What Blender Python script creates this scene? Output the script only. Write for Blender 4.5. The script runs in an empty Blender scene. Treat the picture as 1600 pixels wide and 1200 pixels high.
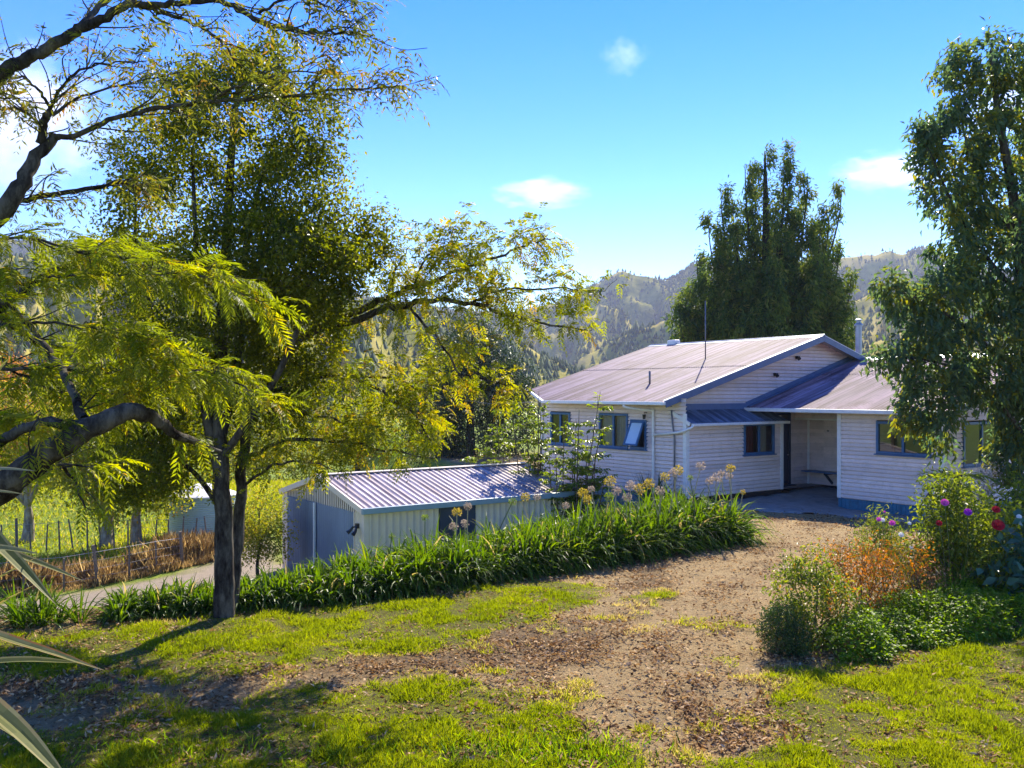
import bpy, math, random
import numpy as np
from mathutils import Vector, Matrix
R = math.radians
rng = np.random.default_rng(11)
random.seed(5)
scene = bpy.context.scene
col = scene.collection

# ------------------------------------------------------------------ camera, sky, sun, exposure
EYE, FPX, HOR = 3.27, 1400.0, 612.0
cam = bpy.data.cameras.new('camera')
cam.lens = FPX / 1600 * 36.0
cam.sensor_width = 36.0
cam.shift_y = (HOR - 600.0) / 1600.0
cam.clip_start, cam.clip_end = 0.05, 12000
camo = bpy.data.objects.new('camera', cam)
col.objects.link(camo)
camo.location = (0, 0, EYE)
camo.rotation_euler = (R(90), 0, 0)
scene.camera = camo

SUN_AZ, SUN_EL = R(17.0), R(38.0)
world = bpy.data.worlds.new('World')
scene.world = world
world.use_nodes = True
wn, wl = world.node_tree.nodes, world.node_tree.links
bg = wn['Background']
sky = wn.new('ShaderNodeTexSky')
sky.sky_type = 'NISHITA'
sky.sun_disc = False
sky.sun_elevation = SUN_EL
sky.sun_rotation = SUN_AZ
sky.altitude = 300
sky.air_density = 1.0
sky.dust_density = 0.0
sky.ozone_density = 2.6
hs = wn.new('ShaderNodeHueSaturation')
hs.inputs['Hue'].default_value = 0.526
hs.inputs['Saturation'].default_value = 1.44
wl.new(sky.outputs[0], hs.inputs['Color'])
wl.new(hs.outputs[0], bg.inputs['Color'])
bg.inputs['Strength'].default_value = 0.106

sun = bpy.data.lights.new('sun', 'SUN')
sun.energy = 3.9
sun.angle = R(0.53)
sun.color = (1.0, 0.91, 0.74)
suno = bpy.data.objects.new('sun', sun)
col.objects.link(suno)
sd = Vector((math.sin(SUN_AZ) * math.cos(SUN_EL), math.cos(SUN_AZ) * math.cos(SUN_EL), math.sin(SUN_EL)))
suno.rotation_euler = sd.to_track_quat('Z', 'Y').to_euler()
suno.location = (20, 60, 60)

scene.view_settings.view_transform = 'Standard'
scene.view_settings.look = 'None'
scene.view_settings.gamma = 1
scene.view_settings.exposure = 1.68
scene.render.engine = 'CYCLES'
cy = scene.cycles
cy.use_denoising = True
cy.max_bounces = 7
cy.diffuse_bounces = 3
cy.glossy_bounces = 3
cy.transmission_bounces = 5
cy.transparent_max_bounces = 8
cy.volume_bounces = 1
cy.sample_clamp_indirect = 6
cy.caustics_reflective = False
cy.caustics_refractive = False


# ------------------------------------------------------------------ helpers
def at(px, py, Y):
    """a point seen at photo pixel (px, py) at distance Y"""
    return np.array([(px - 800.0) / FPX * Y, Y, EYE - (py - HOR) / FPX * Y])


def tag(o, label=None, cat=None, group=None, kind=None):
    if label: o['label'] = label
    if cat: o['category'] = cat
    if group: o['group'] = group
    if kind: o['kind'] = kind
    return o


def empty(name, loc, rz=0.0):
    o = bpy.data.objects.new(name, None)
    o.empty_display_size = 0.2
    col.objects.link(o)
    o.location = tuple(float(v) for v in loc)
    o.rotation_euler = (0, 0, rz)
    return o


def mesh_np(name, V, faces, mat, parent=None, attrs=None, smooth=False):
    """V (n,3); faces: list of int arrays (m,4)/(m,3)"""
    me = bpy.data.meshes.new(name)
    V = np.asarray(V, dtype=np.float32)
    me.vertices.add(len(V))
    me.vertices.foreach_set('co', V.ravel())
    faces = [np.asarray(f, dtype=np.int32) for f in faces if len(f)]
    nl = sum(f.size for f in faces)
    npoly = sum(len(f) for f in faces)
    me.loops.add(nl)
    me.polygons.add(npoly)
    me.loops.foreach_set('vertex_index', np.concatenate([f.ravel() for f in faces]))
    starts, off = [], 0
    for f in faces:
        k = f.shape[1]
        starts.append(off + np.arange(len(f)) * k)
        off += f.size
    me.polygons.foreach_set('loop_start', np.concatenate(starts).astype(np.int32))
    if smooth:
        me.polygons.foreach_set('use_smooth', np.ones(npoly, dtype=bool))
    if attrs:
        for k, a in attrs.items():
            a = np.asarray(a, dtype=np.float32)
            if a.ndim == 1:
                at_ = me.attributes.new(k, 'FLOAT', 'POINT')
                at_.data.foreach_set('value', a)
            else:
                at_ = me.attributes.new(k, 'FLOAT_COLOR', 'POINT')
                at_.data.foreach_set('color', a.ravel())
    me.update(calc_edges=True)
    me.validate()
    me.materials.append(mat)
    o = bpy.data.objects.new(name, me)
    col.objects.link(o)
    if parent is not None:
        o.parent = parent
    return o


class MB:
    """collects boxes, tubes and polygons, then links them as one mesh"""
    def __init__(s):
        s.v, s.f = [], []

    def poly(s, pts):
        i = len(s.v)
        s.v += [tuple(float(c) for c in p) for p in pts]
        s.f.append(tuple(range(i, i + len(pts))))
        return s

    def box(s, x0, x1, y0, y1, z0, z1):
        if x0 > x1: x0, x1 = x1, x0
        if y0 > y1: y0, y1 = y1, y0
        if z0 > z1: z0, z1 = z1, z0
        i = len(s.v)
        s.v += [(x0, y0, z0), (x1, y0, z0), (x1, y1, z0), (x0, y1, z0), (x0, y0, z1), (x1, y0, z1), (x1, y1, z1), (x0, y1, z1)]
        for q in ((0, 3, 2, 1), (4, 5, 6, 7), (0, 1, 5, 4), (1, 2, 6, 5), (2, 3, 7, 6), (3, 0, 4, 7)):
            s.f.append(tuple(i + k for k in q))
        return s

    def bar(s, p, q, w, h, up=(0, 0, 1)):
        """rectangular bar from p to q, w across, h along up"""
        p, q, up = Vector(p), Vector(q), Vector(up)
        d = (q - p).normalized()
        sd_ = d.cross(up).normalized()
        u = sd_.cross(d).normalized()
        i = len(s.v)
        for c in (p, q):
            for a, b in ((-1, -1), (1, -1), (1, 1), (-1, 1)):
                s.v.append(tuple(c + sd_ * (a * w / 2) + u * (b * h / 2)))
        for k in range(4):
            s.f.append((i + k, i + (k + 1) % 4, i + 4 + (k + 1) % 4, i + 4 + k))
        s.f.append((i + 3, i + 2, i + 1, i))
        s.f.append((i + 4, i + 5, i + 6, i + 7))
        return s

    def tube(s, pts, r, n=10, caps=True):
        rr = r if hasattr(r, '__len__') else [r] * len(pts)
        V, F = tubes([(np.array(pts, float), np.array(rr, float))], n)
        i = len(s.v)
        s.v += [tuple(v) for v in V]
        s.f += [tuple(int(k) + i for k in f) for f in F]
        if caps:
            m = len(pts)
            s.f.append(tuple(i + k for k in reversed(range(n))))
            s.f.append(tuple(i + (m - 1) * n + k for k in range(n)))
        return s

    def build(s, name, mat, parent=None, smooth=False, bevel=0.0):
        me = bpy.data.meshes.new(name)
        me.from_pydata(s.v, [], s.f)
        me.materials.append(mat)
        if smooth:
            me.polygons.foreach_set('use_smooth', [True] * len(me.polygons))
        me.update()
        o = bpy.data.objects.new(name, me)
        col.objects.link(o)
        if parent is not None: o.parent = parent
        if bevel:
            m = o.modifiers.new('bevel', 'BEVEL')
            m.width = bevel; m.segments = 2; m.limit_method = 'ANGLE'
        return o


def tubes(polys, n=7):
    """list of (pts (m,3), radii (m,)) -> verts, quads"""
    Vs, Fs, off = [], [], 0
    ang = np.linspace(0, 2 * np.pi, n, endpoint=False)
    ca, sa = np.cos(ang), np.sin(ang)
    for P, r in polys:
        m = len(P)
        T = np.gradient(P, axis=0)
        T /= np.linalg.norm(T, axis=1, keepdims=True) + 1e-9
        ref = np.array([0.31, 0.95, 0.05]) if abs(T[0, 2]) > 0.8 else np.array([0.0, 0.0, 1.0])
        A = np.cross(T, ref)
        A /= np.linalg.norm(A, axis=1, keepdims=True) + 1e-9
        B = np.cross(T, A)
        V = P[:, None, :] + r[:, None, None] * (A[:, None, :] * ca[None, :, None] + B[:, None, :] * sa[None, :, None])
        Vs.append(V.reshape(-1, 3))
        i = np.arange(m - 1)[:, None] * n
        j = np.arange(n)[None, :]
        j2 = (j + 1) % n
        Fs.append(np.stack([i + j, i + j2, i + n + j2, i + n + j], -1).reshape(-1, 4) + off)
        off += m * n
    return np.concatenate(Vs), np.concatenate(Fs)


def smooth_line(P, k=4):
    """Catmull-Rom resample of a polyline of columns"""
    P = np.asarray(P, float)
    if len(P) < 3:
        return np.array([P[0] + (P[-1] - P[0]) * u for u in np.linspace(0, 1, 4)])
    Q = np.vstack([2 * P[0] - P[1], P, 2 * P[-1] - P[-2]])
    out = []
    for i in range(1, len(Q) - 2):
        for u in np.linspace(0, 1, k, endpoint=False):
            a, b, c, d = Q[i - 1], Q[i], Q[i + 1], Q[i + 2]
            out.append(0.5 * ((2 * b) + (c - a) * u + (2 * a - 5 * b + 4 * c - d) * u * u + (3 * b - a - 3 * c + d) * u ** 3))
    out.append(Q[-2])
    return np.array(out)


def unit(a):
    return a / (np.linalg.norm(a, axis=-1, keepdims=True) + 1e-9)


def smst(a, b, x):
    t = np.clip((x - a) / (b - a), 0, 1)
    return t * t * (3 - 2 * t)


def _hash(ix, iy, seed):
    h = (ix.astype(np.int64) * 374761393 + iy.astype(np.int64) * 668265263 + seed * 1442695041) & 0x7fffffff
    h = ((h ^ (h >> 13)) * 1274126177) & 0x7fffffff
    return ((h ^ (h >> 16)) & 0xffff) / 65535.0


def noise2(x, y, seed=0):
    x, y = np.asarray(x, float), np.asarray(y, float)
    ix, iy = np.floor(x), np.floor(y)
    fx, fy = x - ix, y - iy
    fx, fy = fx * fx * (3 - 2 * fx), fy * fy * (3 - 2 * fy)
    a, b = _hash(ix, iy, seed), _hash(ix + 1, iy, seed)
    c, d = _hash(ix, iy + 1, seed), _hash(ix + 1, iy + 1, seed)
    return (a * (1 - fx) + b * fx) * (1 - fy) + (c * (1 - fx) + d * fx) * fy


def fbm(x, y, seed=0, oct=4, g=0.5):
    s, a, t = 0, 1.0, 0
    for k in range(oct):
        s = s + a * noise2(x * 2 ** k, y * 2 ** k, seed + k * 17)
        t += a
        a *= g
    return s / t


# ------------------------------------------------------------------ materials
def new_mat(name):
    m = bpy.data.materials.new(name)
    m.use_nodes = True
    nt = m.node_tree
    return m, nt.nodes, nt.links, nt.nodes['Principled BSDF']


def ramp(n, stops):
    r = n.new('ShaderNodeValToRGB')
    els = r.color_ramp.elements
    while len(els) < len(stops): els.new(0.5)
    for e, (p, c) in zip(els, stops):
        e.position = p
        e.color = (*c, 1)
    return r


def snapped(n, l, tc, col_out, steps, amt):
    """each sheet or board a shade lighter or darker than its neighbour"""
    sn = n.new('ShaderNodeVectorMath'); sn.operation = 'SNAP'
    l.new(tc.outputs['Object'], sn.inputs[0]); sn.inputs[1].default_value = steps
    wn_ = n.new('ShaderNodeTexWhiteNoise'); l.new(sn.outputs[0], wn_.inputs['Vector'])
    mr = n.new('ShaderNodeMapRange')
    l.new(wn_.outputs['Value'], mr.inputs[0])
    mr.inputs[3].default_value = 1 - amt; mr.inputs[4].default_value = 1 + amt
    h = n.new('ShaderNodeHueSaturation'); l.new(col_out, h.inputs['Color']); l.new(mr.outputs[0], h.inputs['Value'])
    return h.outputs[0]


def paint(name, c, rough=0.55, var=0.12, scale=3.0, bump=0.0, metal=0.0, stretch=(1, 1, 1), dirt=None, dirt_amt=0.35, snap=None, snap_amt=.1):
    """a plain coat with uneven wear"""
    m, n, l, p = new_mat(name)
    tc = n.new('ShaderNodeTexCoord')
    mp = n.new('ShaderNodeMapping')
    mp.inputs['Scale'].default_value = stretch
    l.new(tc.outputs['Object'], mp.inputs[0])
    nz = n.new('ShaderNodeTexNoise')
    nz.inputs['Scale'].default_value = scale
    nz.inputs['Detail'].default_value = 8
    nz.inputs['Roughness'].default_value = 0.65
    l.new(mp.outputs[0], nz.inputs['Vector'])
    lo = tuple(v * (1 - var) for v in c)
    hi = tuple(min(1, v * (1 + var)) for v in c)
    r = ramp(n, [(0.3, lo), (0.7, hi)])
    l.new(nz.outputs['Fac'], r.inputs[0])
    out = r.outputs[0]
    if dirt:
        n2 = n.new('ShaderNodeTexNoise')
        n2.inputs['Scale'].default_value = scale * 2.3
        n2.inputs['Detail'].default_value = 10
        n2.inputs['Roughness'].default_value = 0.75
        l.new(mp.outputs[0], n2.inputs['Vector'])
        r2 = ramp(n, [(0.50, (0, 0, 0)), (0.72, (dirt_amt,) * 3)])
        l.new(n2.outputs['Fac'], r2.inputs[0])
        mx = n.new('ShaderNodeMix'); mx.data_type = 'RGBA'
        l.new(r2.outputs[0], mx.inputs[0])
        l.new(out, mx.inputs[6])
        mx.inputs[7].default_value = (*dirt, 1)
        out = mx.outputs[2]
    if snap: out = snapped(n, l, tc, out, snap, snap_amt)
    l.new(out, p.inputs['Base Color'])
    p.inputs['Roughness'].default_value = rough
    p.inputs['Metallic'].default_value = metal
    if bump:
        b = n.new('ShaderNodeBump')
        b.inputs['Strength'].default_value = bump
        b.inputs['Distance'].default_value = 0.02
        l.new(nz.outputs['Fac'], b.inputs['Height'])
        l.new(b.outputs[0], p.inputs['Normal'])
    return m


def leaf_mat(name, stops, trans=0.45, rough=0.45, tval=1.7, thue=0.49, spec=0.35):
    """leaf colour from a per-leaf random value, lit through from behind"""
    m, n, l, p = new_mat(name)
    a = n.new('ShaderNodeAttribute'); a.attribute_name = 'rnd'
    r = ramp(n, stops)
    l.new(a.outputs['Fac'], r.inputs[0])
    l.new(r.outputs[0], p.inputs['Base Color'])
    p.inputs['Roughness'].default_value = rough
    p.inputs['Specular IOR Level'].default_value = spec
    h = n.new('ShaderNodeHueSaturation')
    h.inputs['Hue'].default_value = thue
    h.inputs['Saturation'].default_value = 1.1
    h.inputs['Value'].default_value = tval
    l.new(r.outputs[0], h.inputs['Color'])
    t = n.new('ShaderNodeBsdfTranslucent')
    l.new(h.outputs[0], t.inputs['Color'])
    mx = n.new('ShaderNodeMixShader')
    mx.inputs[0].default_value = trans
    l.new(p.outputs[0], mx.inputs[1])
    l.new(t.outputs[0], mx.inputs[2])
    l.new(mx.outputs[0], n['Material Output'].inputs['Surface'])
    return m


def bark_mat(name, a, b, scale=9.0):
    m, n, l, p = new_mat(name)
    tc = n.new('ShaderNodeTexCoord')
    mp = n.new('ShaderNodeMapping'); mp.inputs['Scale'].default_value = (1, 1, 0.35)
    l.new(tc.outputs['Object'], mp.inputs[0])
    nz = n.new('ShaderNodeTexNoise'); nz.inputs['Scale'].default_value = scale
    nz.inputs['Detail'].default_value = 9; nz.inputs['Roughness'].default_value = 0.7
    l.new(mp.outputs[0], nz.inputs['Vector'])
    r = ramp(n, [(0.38, a), (0.50, tuple(.6 * u + .4 * v for u, v in zip(a, b))), (0.60, b)])
    l.new(nz.outputs['Fac'], r.inputs[0])
    l.new(r.outputs[0], p.inputs['Base Color'])
    p.inputs['Roughness'].default_value = 1.0
    p.inputs['Specular IOR Level'].default_value = 0.05
    bp = n.new('ShaderNodeBump'); bp.inputs['Strength'].default_value = 1.0; bp.inputs['Distance'].default_value = 0.06
    l.new(nz.outputs['Fac'], bp.inputs['Height'])
    l.new(bp.outputs[0], p.inputs['Normal'])
    return m


M = {}
M['board'] = paint('weatherboard_paint', (0.80, 0.66, 0.63), 0.65, 0.08, 1.6, 0.08, dirt=(0.36, 0.30, 0.25), dirt_amt=0.42, snap=(50, 50, .117), snap_amt=.10)
M['white'] = paint('white_trim', (0.80, 0.78, 0.76), 0.5, 0.07, 4, dirt=(0.4, 0.36, 0.3), dirt_amt=0.35)
M['blue'] = paint('blue_trim', (0.035, 0.12, 0.27), 0.5, 0.22, 5)
M['barge'] = paint('slate_blue_barge', (0.10, 0.15, 0.26), 0.5, 0.18, 4)
M['skirt'] = paint('teal_skirting', (0.02, 0.145, 0.24), 0.6, 0.3, 6)
M['navy'] = paint('navy_door', (0.012, 0.03, 0.065), 0.45, 0.2, 3)
M['dark'] = paint('dark_gap', (0.015, 0.014, 0.014), 0.9, 0.2, 4)
M['room'] = paint('room_lining', (0.30, 0.27, 0.24), 0.8, 0.1, 1)
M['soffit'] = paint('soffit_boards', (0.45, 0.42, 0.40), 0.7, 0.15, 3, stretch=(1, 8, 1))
M['lead'] = paint('galvanised_steel', (0.26, 0.30, 0.36), 0.4, 0.15, 6, metal=0.6)
M['pole'] = paint('grey_pipe', (0.16, 0.16, 0.18), 0.5, 0.15, 6, metal=0.3)
M['curtain_red'] = paint('red_curtain', (0.16, 0.03, 0.02), 0.9, 0.2, 6)
M['curtain_pale'] = paint('pale_curtain', (0.55, 0.50, 0.46), 0.9, 0.1, 6)
M['cream'] = paint('cream_steel', (0.74, 0.60, 0.46), 0.45, 0.06, 2, dirt=(0.35, 0.3, 0.2), dirt_amt=0.15)
M['teal'] = paint('grey_green_gutter', (0.22, 0.31, 0.34), 0.45, 0.08, 3)
M['zinc'] = paint('blue_grey_corrugated', (0.13, 0.17, 0.31), 0.4, 0.2, 1.2, metal=0.55, stretch=(1, 1, 0.4))
M['tankm'] = paint('pale_green_tank', (0.34, 0.45, 0.40), 0.5, 0.1, 2)
M['concrete'] = paint('mossy_concrete', (0.27, 0.27, 0.245), 0.9, 0.25, 2.4, 0.3, dirt=(0.10, 0.10, 0.07), dirt_amt=0.7)
M['post'] = paint('weathered_post', (0.17, 0.13, 0.095), 0.9, 0.3, 12, 0.5)
M['wire'] = paint('fence_wire', (0.42, 0.40, 0.38), 0.4, 0.1, 5, metal=0.7)
M['black'] = paint('black_plastic', (0.012, 0.012, 0.014), 0.4, 0.2, 6)
M['stalk'] = paint('straw_stalk', (0.34, 0.31, 0.16), 0.8, 0.25, 8)
M['greenstem'] = paint('green_stem', (0.10, 0.13, 0.04), 0.7, 0.25, 8)
M['brownstem'] = paint('brown_stem', (0.11, 0.075, 0.045), 0.85, 0.3, 8)
M['bark'] = bark_mat('grey_lichen_bark', (0.016, 0.012, 0.010), (0.125, 0.112, 0.088), 6.0)
M['bark_pale'] = bark_mat('pale_bark', (0.20, 0.16, 0.11), (0.48, 0.42, 0.32))
M['bark_dark'] = bark_mat('dark_bark', (0.02, 0.016, 0.013), (0.09, 0.075, 0.06))


def glass(name):
    m, n, l, p = new_mat(name)
    n.remove(p)
    g = n.new('ShaderNodeBsdfGlossy'); g.inputs['Roughness'].default_value = 0.01
    g.inputs['Color'].default_value = (0.9, 0.95, 1, 1)
    t = n.new('ShaderNodeBsdfTransparent'); t.inputs['Color'].default_value = (0.75, 0.8, 0.8, 1)
    fr = n.new('ShaderNodeFresnel'); fr.inputs['IOR'].default_value = 1.5
    mth = n.new('ShaderNodeMath'); mth.operation = 'ADD'; mth.use_clamp = True
    l.new(fr.outputs[0], mth.inputs[0]); mth.inputs[1].default_value = 0.02
    mx = n.new('ShaderNodeMixShader')
    l.new(mth.outputs[0], mx.inputs[0]); l.new(t.outputs[0], mx.inputs[1]); l.new(g.outputs[0], mx.inputs[2])
    l.new(mx.outputs[0], n['Material Output'].inputs['Surface'])
    return m


M['glass'] = glass('window_glass')
M['frosted_sky'] = paint('frosted_glass_painted_sky', (0.50, 0.66, 0.82), 0.15, 0.04, 2)  # awning pane: bright sky in the glass is put into this pale blue


def roof_mat(name, base, streak, rust, axis_scale, rough=0.38, rust_amt=0.5, snap=(3.3, .76, 9)):
    """faded sheet steel: streaks run down the slope, patches of rust and lichen"""
    m, n, l, p = new_mat(name)
    tc = n.new('ShaderNodeTexCoord')
    mp = n.new('ShaderNodeMapping'); mp.inputs['Scale'].default_value = axis_scale
    l.new(tc.outputs['Object'], mp.inputs[0])
    nz = n.new('ShaderNodeTexNoise'); nz.inputs['Scale'].default_value = 1.0
    nz.inputs['Detail'].default_value = 10; nz.inputs['Roughness'].default_value = 0.7
    l.new(mp.outputs[0], nz.inputs['Vector'])
    r = ramp(n, [(0.40, streak), (0.50, base), (0.60, tuple(min(1, v * 1.55 + .03) for v in base))])
    l.new(nz.outputs['Fac'], r.inputs[0])
    n2 = n.new('ShaderNodeTexNoise'); n2.inputs['Scale'].default_value = 0.9
    n2.inputs['Detail'].default_value = 12; n2.inputs['Roughness'].default_value = 0.78
    l.new(tc.outputs['Object'], n2.inputs['Vector'])
    r2 = ramp(n, [(0.50, (0, 0, 0)), (0.66, (rust_amt,) * 3)])
    l.new(n2.outputs['Fac'], r2.inputs[0])
    mx = n.new('ShaderNodeMix'); mx.data_type = 'RGBA'
    l.new(r2.outputs[0], mx.inputs[0]); l.new(r.outputs[0], mx.inputs[6])
    mx.inputs[7].default_value = (*rust, 1)
    l.new(snapped(n, l, tc, mx.outputs[2], snap, .13), p.inputs['Base Color'])
    p.inputs['Roughness'].default_value = rough
    p.inputs['Specular IOR Level'].default_value = 0.08
    return m


M['roof'] = roof_mat('faded_red_roof', (0.255, 0.165, 0.195), (0.10, 0.050, 0.060), (0.095, 0.040, 0.036), (0.16, 6.0, 0.16), 0.6, 0.7)
M['roof_blue'] = roof_mat('blue_lean_to_roof', (0.085, 0.115, 0.165), (0.045, 0.06, 0.09), (0.13, 0.13, 0.13), (5.0, 0.5, 0.5))
M['roof_garage'] = roof_mat('garage_roof_steel', (0.33, 0.27, 0.275), (0.24, 0.18, 0.19), (0.19, 0.12, 0.10), (5.0, 0.4, 0.4), 0.5, 0.45, (.76, 9, 9))


# ------------------------------------------------------------------ ground
def seg_dist(X, Y, poly, closed=False):
    """distance to a polyline and the sign of the side (left of its direction = +)"""
    P = np.asarray(poly, float)
    Q = np.vstack([P, P[:1]]) if closed else P
    best = np.full(X.shape, 1e18); side = np.ones(X.shape)
    for a, b in zip(Q[:-1], Q[1:]):
        d = b - a
        L2 = (d ** 2).sum()
        t = np.clip(((X - a[0]) * d[0] + (Y - a[1]) * d[1]) / L2, 0, 1)
        dx, dy = X - (a[0] + t * d[0]), Y - (a[1] + t * d[1])
        dd = dx * dx + dy * dy
        cr = d[0] * (Y - a[1]) - d[1] * (X - a[0])
        m = dd < best - 1e-12
        best = np.where(m, dd, best)
        side = np.where(m, np.sign(cr), side)
    return np.sqrt(best), side


def inside(X, Y, poly):
    P = np.asarray(poly, float)
    r = np.zeros(X.shape, bool)
    for (x0, y0), (x1, y1) in zip(P, np.roll(P, -1, 0)):
        c = ((y0 > Y) != (y1 > Y))
        with np.errstate(divide='ignore', invalid='ignore'):
            xx = (x1 - x0) * (Y - y0) / (y1 - y0 + 1e-12) + x0
        r ^= c & (X < xx)
    return r


def sdf(X, Y, poly):
    d, _ = seg_dist(X, Y, poly, True)
    return np.where(inside(X, Y, poly), d, -d)


def gp(pts):
    """photo pixels of the lawn -> plan coordinates on level ground"""
    return [((px - 800) / FPX * (EYE * FPX / (py - HOR)), EYE * FPX / (py - HOR)) for px, py in pts]


HEDGE = [(-5.6, 12.65), (-4.2, 13.15), (-2.36, 13.85), (-0.43, 15.1), (1.18, 16.5), (3.2, 18.0), (4.95, 19.6)]
BANK = [(-60, 9.0), (-14, 11.6), (-8, 12.3), (-5.45, 13.2), (-2.3, 14.9), (1.2, 17.6), (3.7, 20.5), (4.4, 24), (3.9, 28), (-1.0, 38), (-8, 60), (-20, 120)]
LAWN = [gp([(-300, 1030), (0, 1003), (180, 980), (400, 958), (620, 938), (840, 905), (925, 915), (905, 950), (850, 985), (700, 1012), (520, 1026), (380, 1040), (180, 1052), (-300, 1075)]),
        gp([(-300, 1195), (0, 1160), (300, 1105), (480, 1082), (640, 1062), (760, 1085), (860, 1130), (930, 1180), (960, 1300), (-300, 1300)]),
        gp([(1215, 1085), (1250, 1045), (1400, 1015), (1650, 985), (1900, 985), (1900, 1300), (1140, 1300), (1165, 1200), (1200, 1150)]),
        gp([(1000, 938), (1035, 932), (1040, 950), (1000, 955)])]
DRIVE = [(-40, 10.5), (-15.0, 16.0), (-10.6, 18.5), (-7.2, 22.0), (-3.6, 22.6), (-6.6, 27.2), (-8.6, 30.5), (-9.4, 30.0), (-9.6, 26.3), (-10.7, 24.2), (-12.4, 22.5), (-18, 19.5), (-42, 14.5)]
BED = gp([(1185, 1015), (1240, 1040), (1330, 1030), (1500, 1000), (1900, 985), (1900, 860), (1480, 830), (1400, 850), (1290, 880), (1200, 960)])


TRACK = gp([(880, 1400), (975, 1200), (1055, 1030), (1150, 910), (1235, 840), (1300, 805)])


def worn(X, Y):
    d, _ = seg_dist(X, Y, TRACK)
    return np.exp(-((d - .72) / .26) ** 2) * smst(.25, .6, fbm(X * .9, Y * .9, 44, 3) + .15)


def gz(X, Y):
    X, Y = np.asarray(X, float), np.asarray(Y, float)
    d, s = seg_dist(X, Y, BANK)
    low = smst(0.5, 3.6, d * s)
    z = -2.0 * low
    z = z - 0.24 * np.exp(-((X - 10.5) ** 2 / 14 + (Y - 25.5) ** 2 / 10)) * (1 - low)
    z = z - 0.5 * np.exp(-((X - 2.6) ** 2 / 8 + (Y - 30) ** 2 / 12)) * (1 - low)
    z = z - low * 0.9 * smst(26, 60, Y) - 1.5 * smst(60, 150, np.hypot(X, Y))
    # bank up the left of the driveway by the tank
    near = np.exp(-(((X + 8.4) / 1.3) ** 2 + ((Y - 30.6) / 1.5) ** 2))
    z = z + 0.45 * near
    # meadow rising beyond the far fence
    z = z + 1.15 * smst(30, 42, Y) * smst(-4, -9, X) * smst(70, 45, Y)
    nearmask = smst(70, 40, np.hypot(X, Y))
    z = z + nearmask * (0.10 * (fbm(X * 0.35, Y * 0.35, 3, 3) - 0.5) + 0.06 * (fbm(X * 1.7, Y * 1.7, 9, 3) - 0.5) + 0.035 * (fbm(X * 5, Y * 5, 12, 2) - 0.5))
    return z


def lawn_mask(X, Y):
    w = (fbm(X * 1.3, Y * 1.3, 21, 4) - 0.5) * 1.9 + (fbm(X * 5, Y * 5, 24, 3) - 0.5) * 0.7
    g = np.zeros(X.shape)
    for P in LAWN:
        g = np.maximum(g, smst(-0.28, 0.28, sdf(X, Y, P) + w * 0.75 - 0.02))
    return g


def axis(*parts):
    out = np.concatenate([np.arange(a, b, s) for a, b, s in parts])
    return np.unique(np.round(out, 4))


gx = axis((-3000, -400, 260), (-400, -60, 34), (-60, -18, 2), (-18, -7, 0.3), (-7, 13, 0.11), (13, 22, 0.5), (22, 60, 3), (60, 400, 34), (400, 3001, 260))
gy = axis((-3000, -400, 260), (-400, -30, 34), (-30, 4, 1.6), (4, 7, 0.3), (7, 22, 0.1), (22, 46, 0.35), (46, 90, 3), (90, 400, 34), (400, 3001, 260))
GX, GY = np.meshgrid(gx, gy)
GZ = gz(GX, GY)
lawn = lawn_mask(GX, GY)
d_, s_ = seg_dist(GX, GY, BANK)
lowside = smst(0.2, 1.2, d_ * s_)
gravel = smst(-0.25, 0.35, sdf(GX, GY, DRIVE) + (fbm(GX * 1.1, GY * 1.1, 40, 3) - 0.5) * 0.9)
farmask = smst(26, 34, np.hypot(GX - 2, GY - 18)) 
meadow = np.clip(np.maximum(lowside, farmask) * (1 - gravel), 0, 1)
meadow = np.where(GY < 5, np.maximum(meadow, 0.6), meadow)
# leaf mould lies thick under the trees on the left
mould = smst(0.35, 0.75, fbm(GX * 0.8, GY * 0.8, 55, 4) + 0.30 * np.exp(-((GX + 2.2) / 2.6) ** 2 - ((GY - 10.6) / 1.2) ** 2) + 0.25 * np.exp(-((GX - 0.6) / 1.6) ** 2 - ((GY - 12.4) / 1.2) ** 2) - 0.04)
mould = np.clip(mould - 1.1 * worn(GX, GY), 0, 1)
GZ = GZ + lawn * 0.02 - 0.035 * worn(GX, GY)
GV = np.stack([GX, GY, GZ], -1).reshape(-1, 3)
ny, nx = GX.shape
ii = (np.arange(ny - 1)[:, None] * nx + np.arange(nx - 1)[None, :]).reshape(-1)
GF = np.stack([ii, ii + 1, ii + nx + 1, ii + nx], -1)


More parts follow.
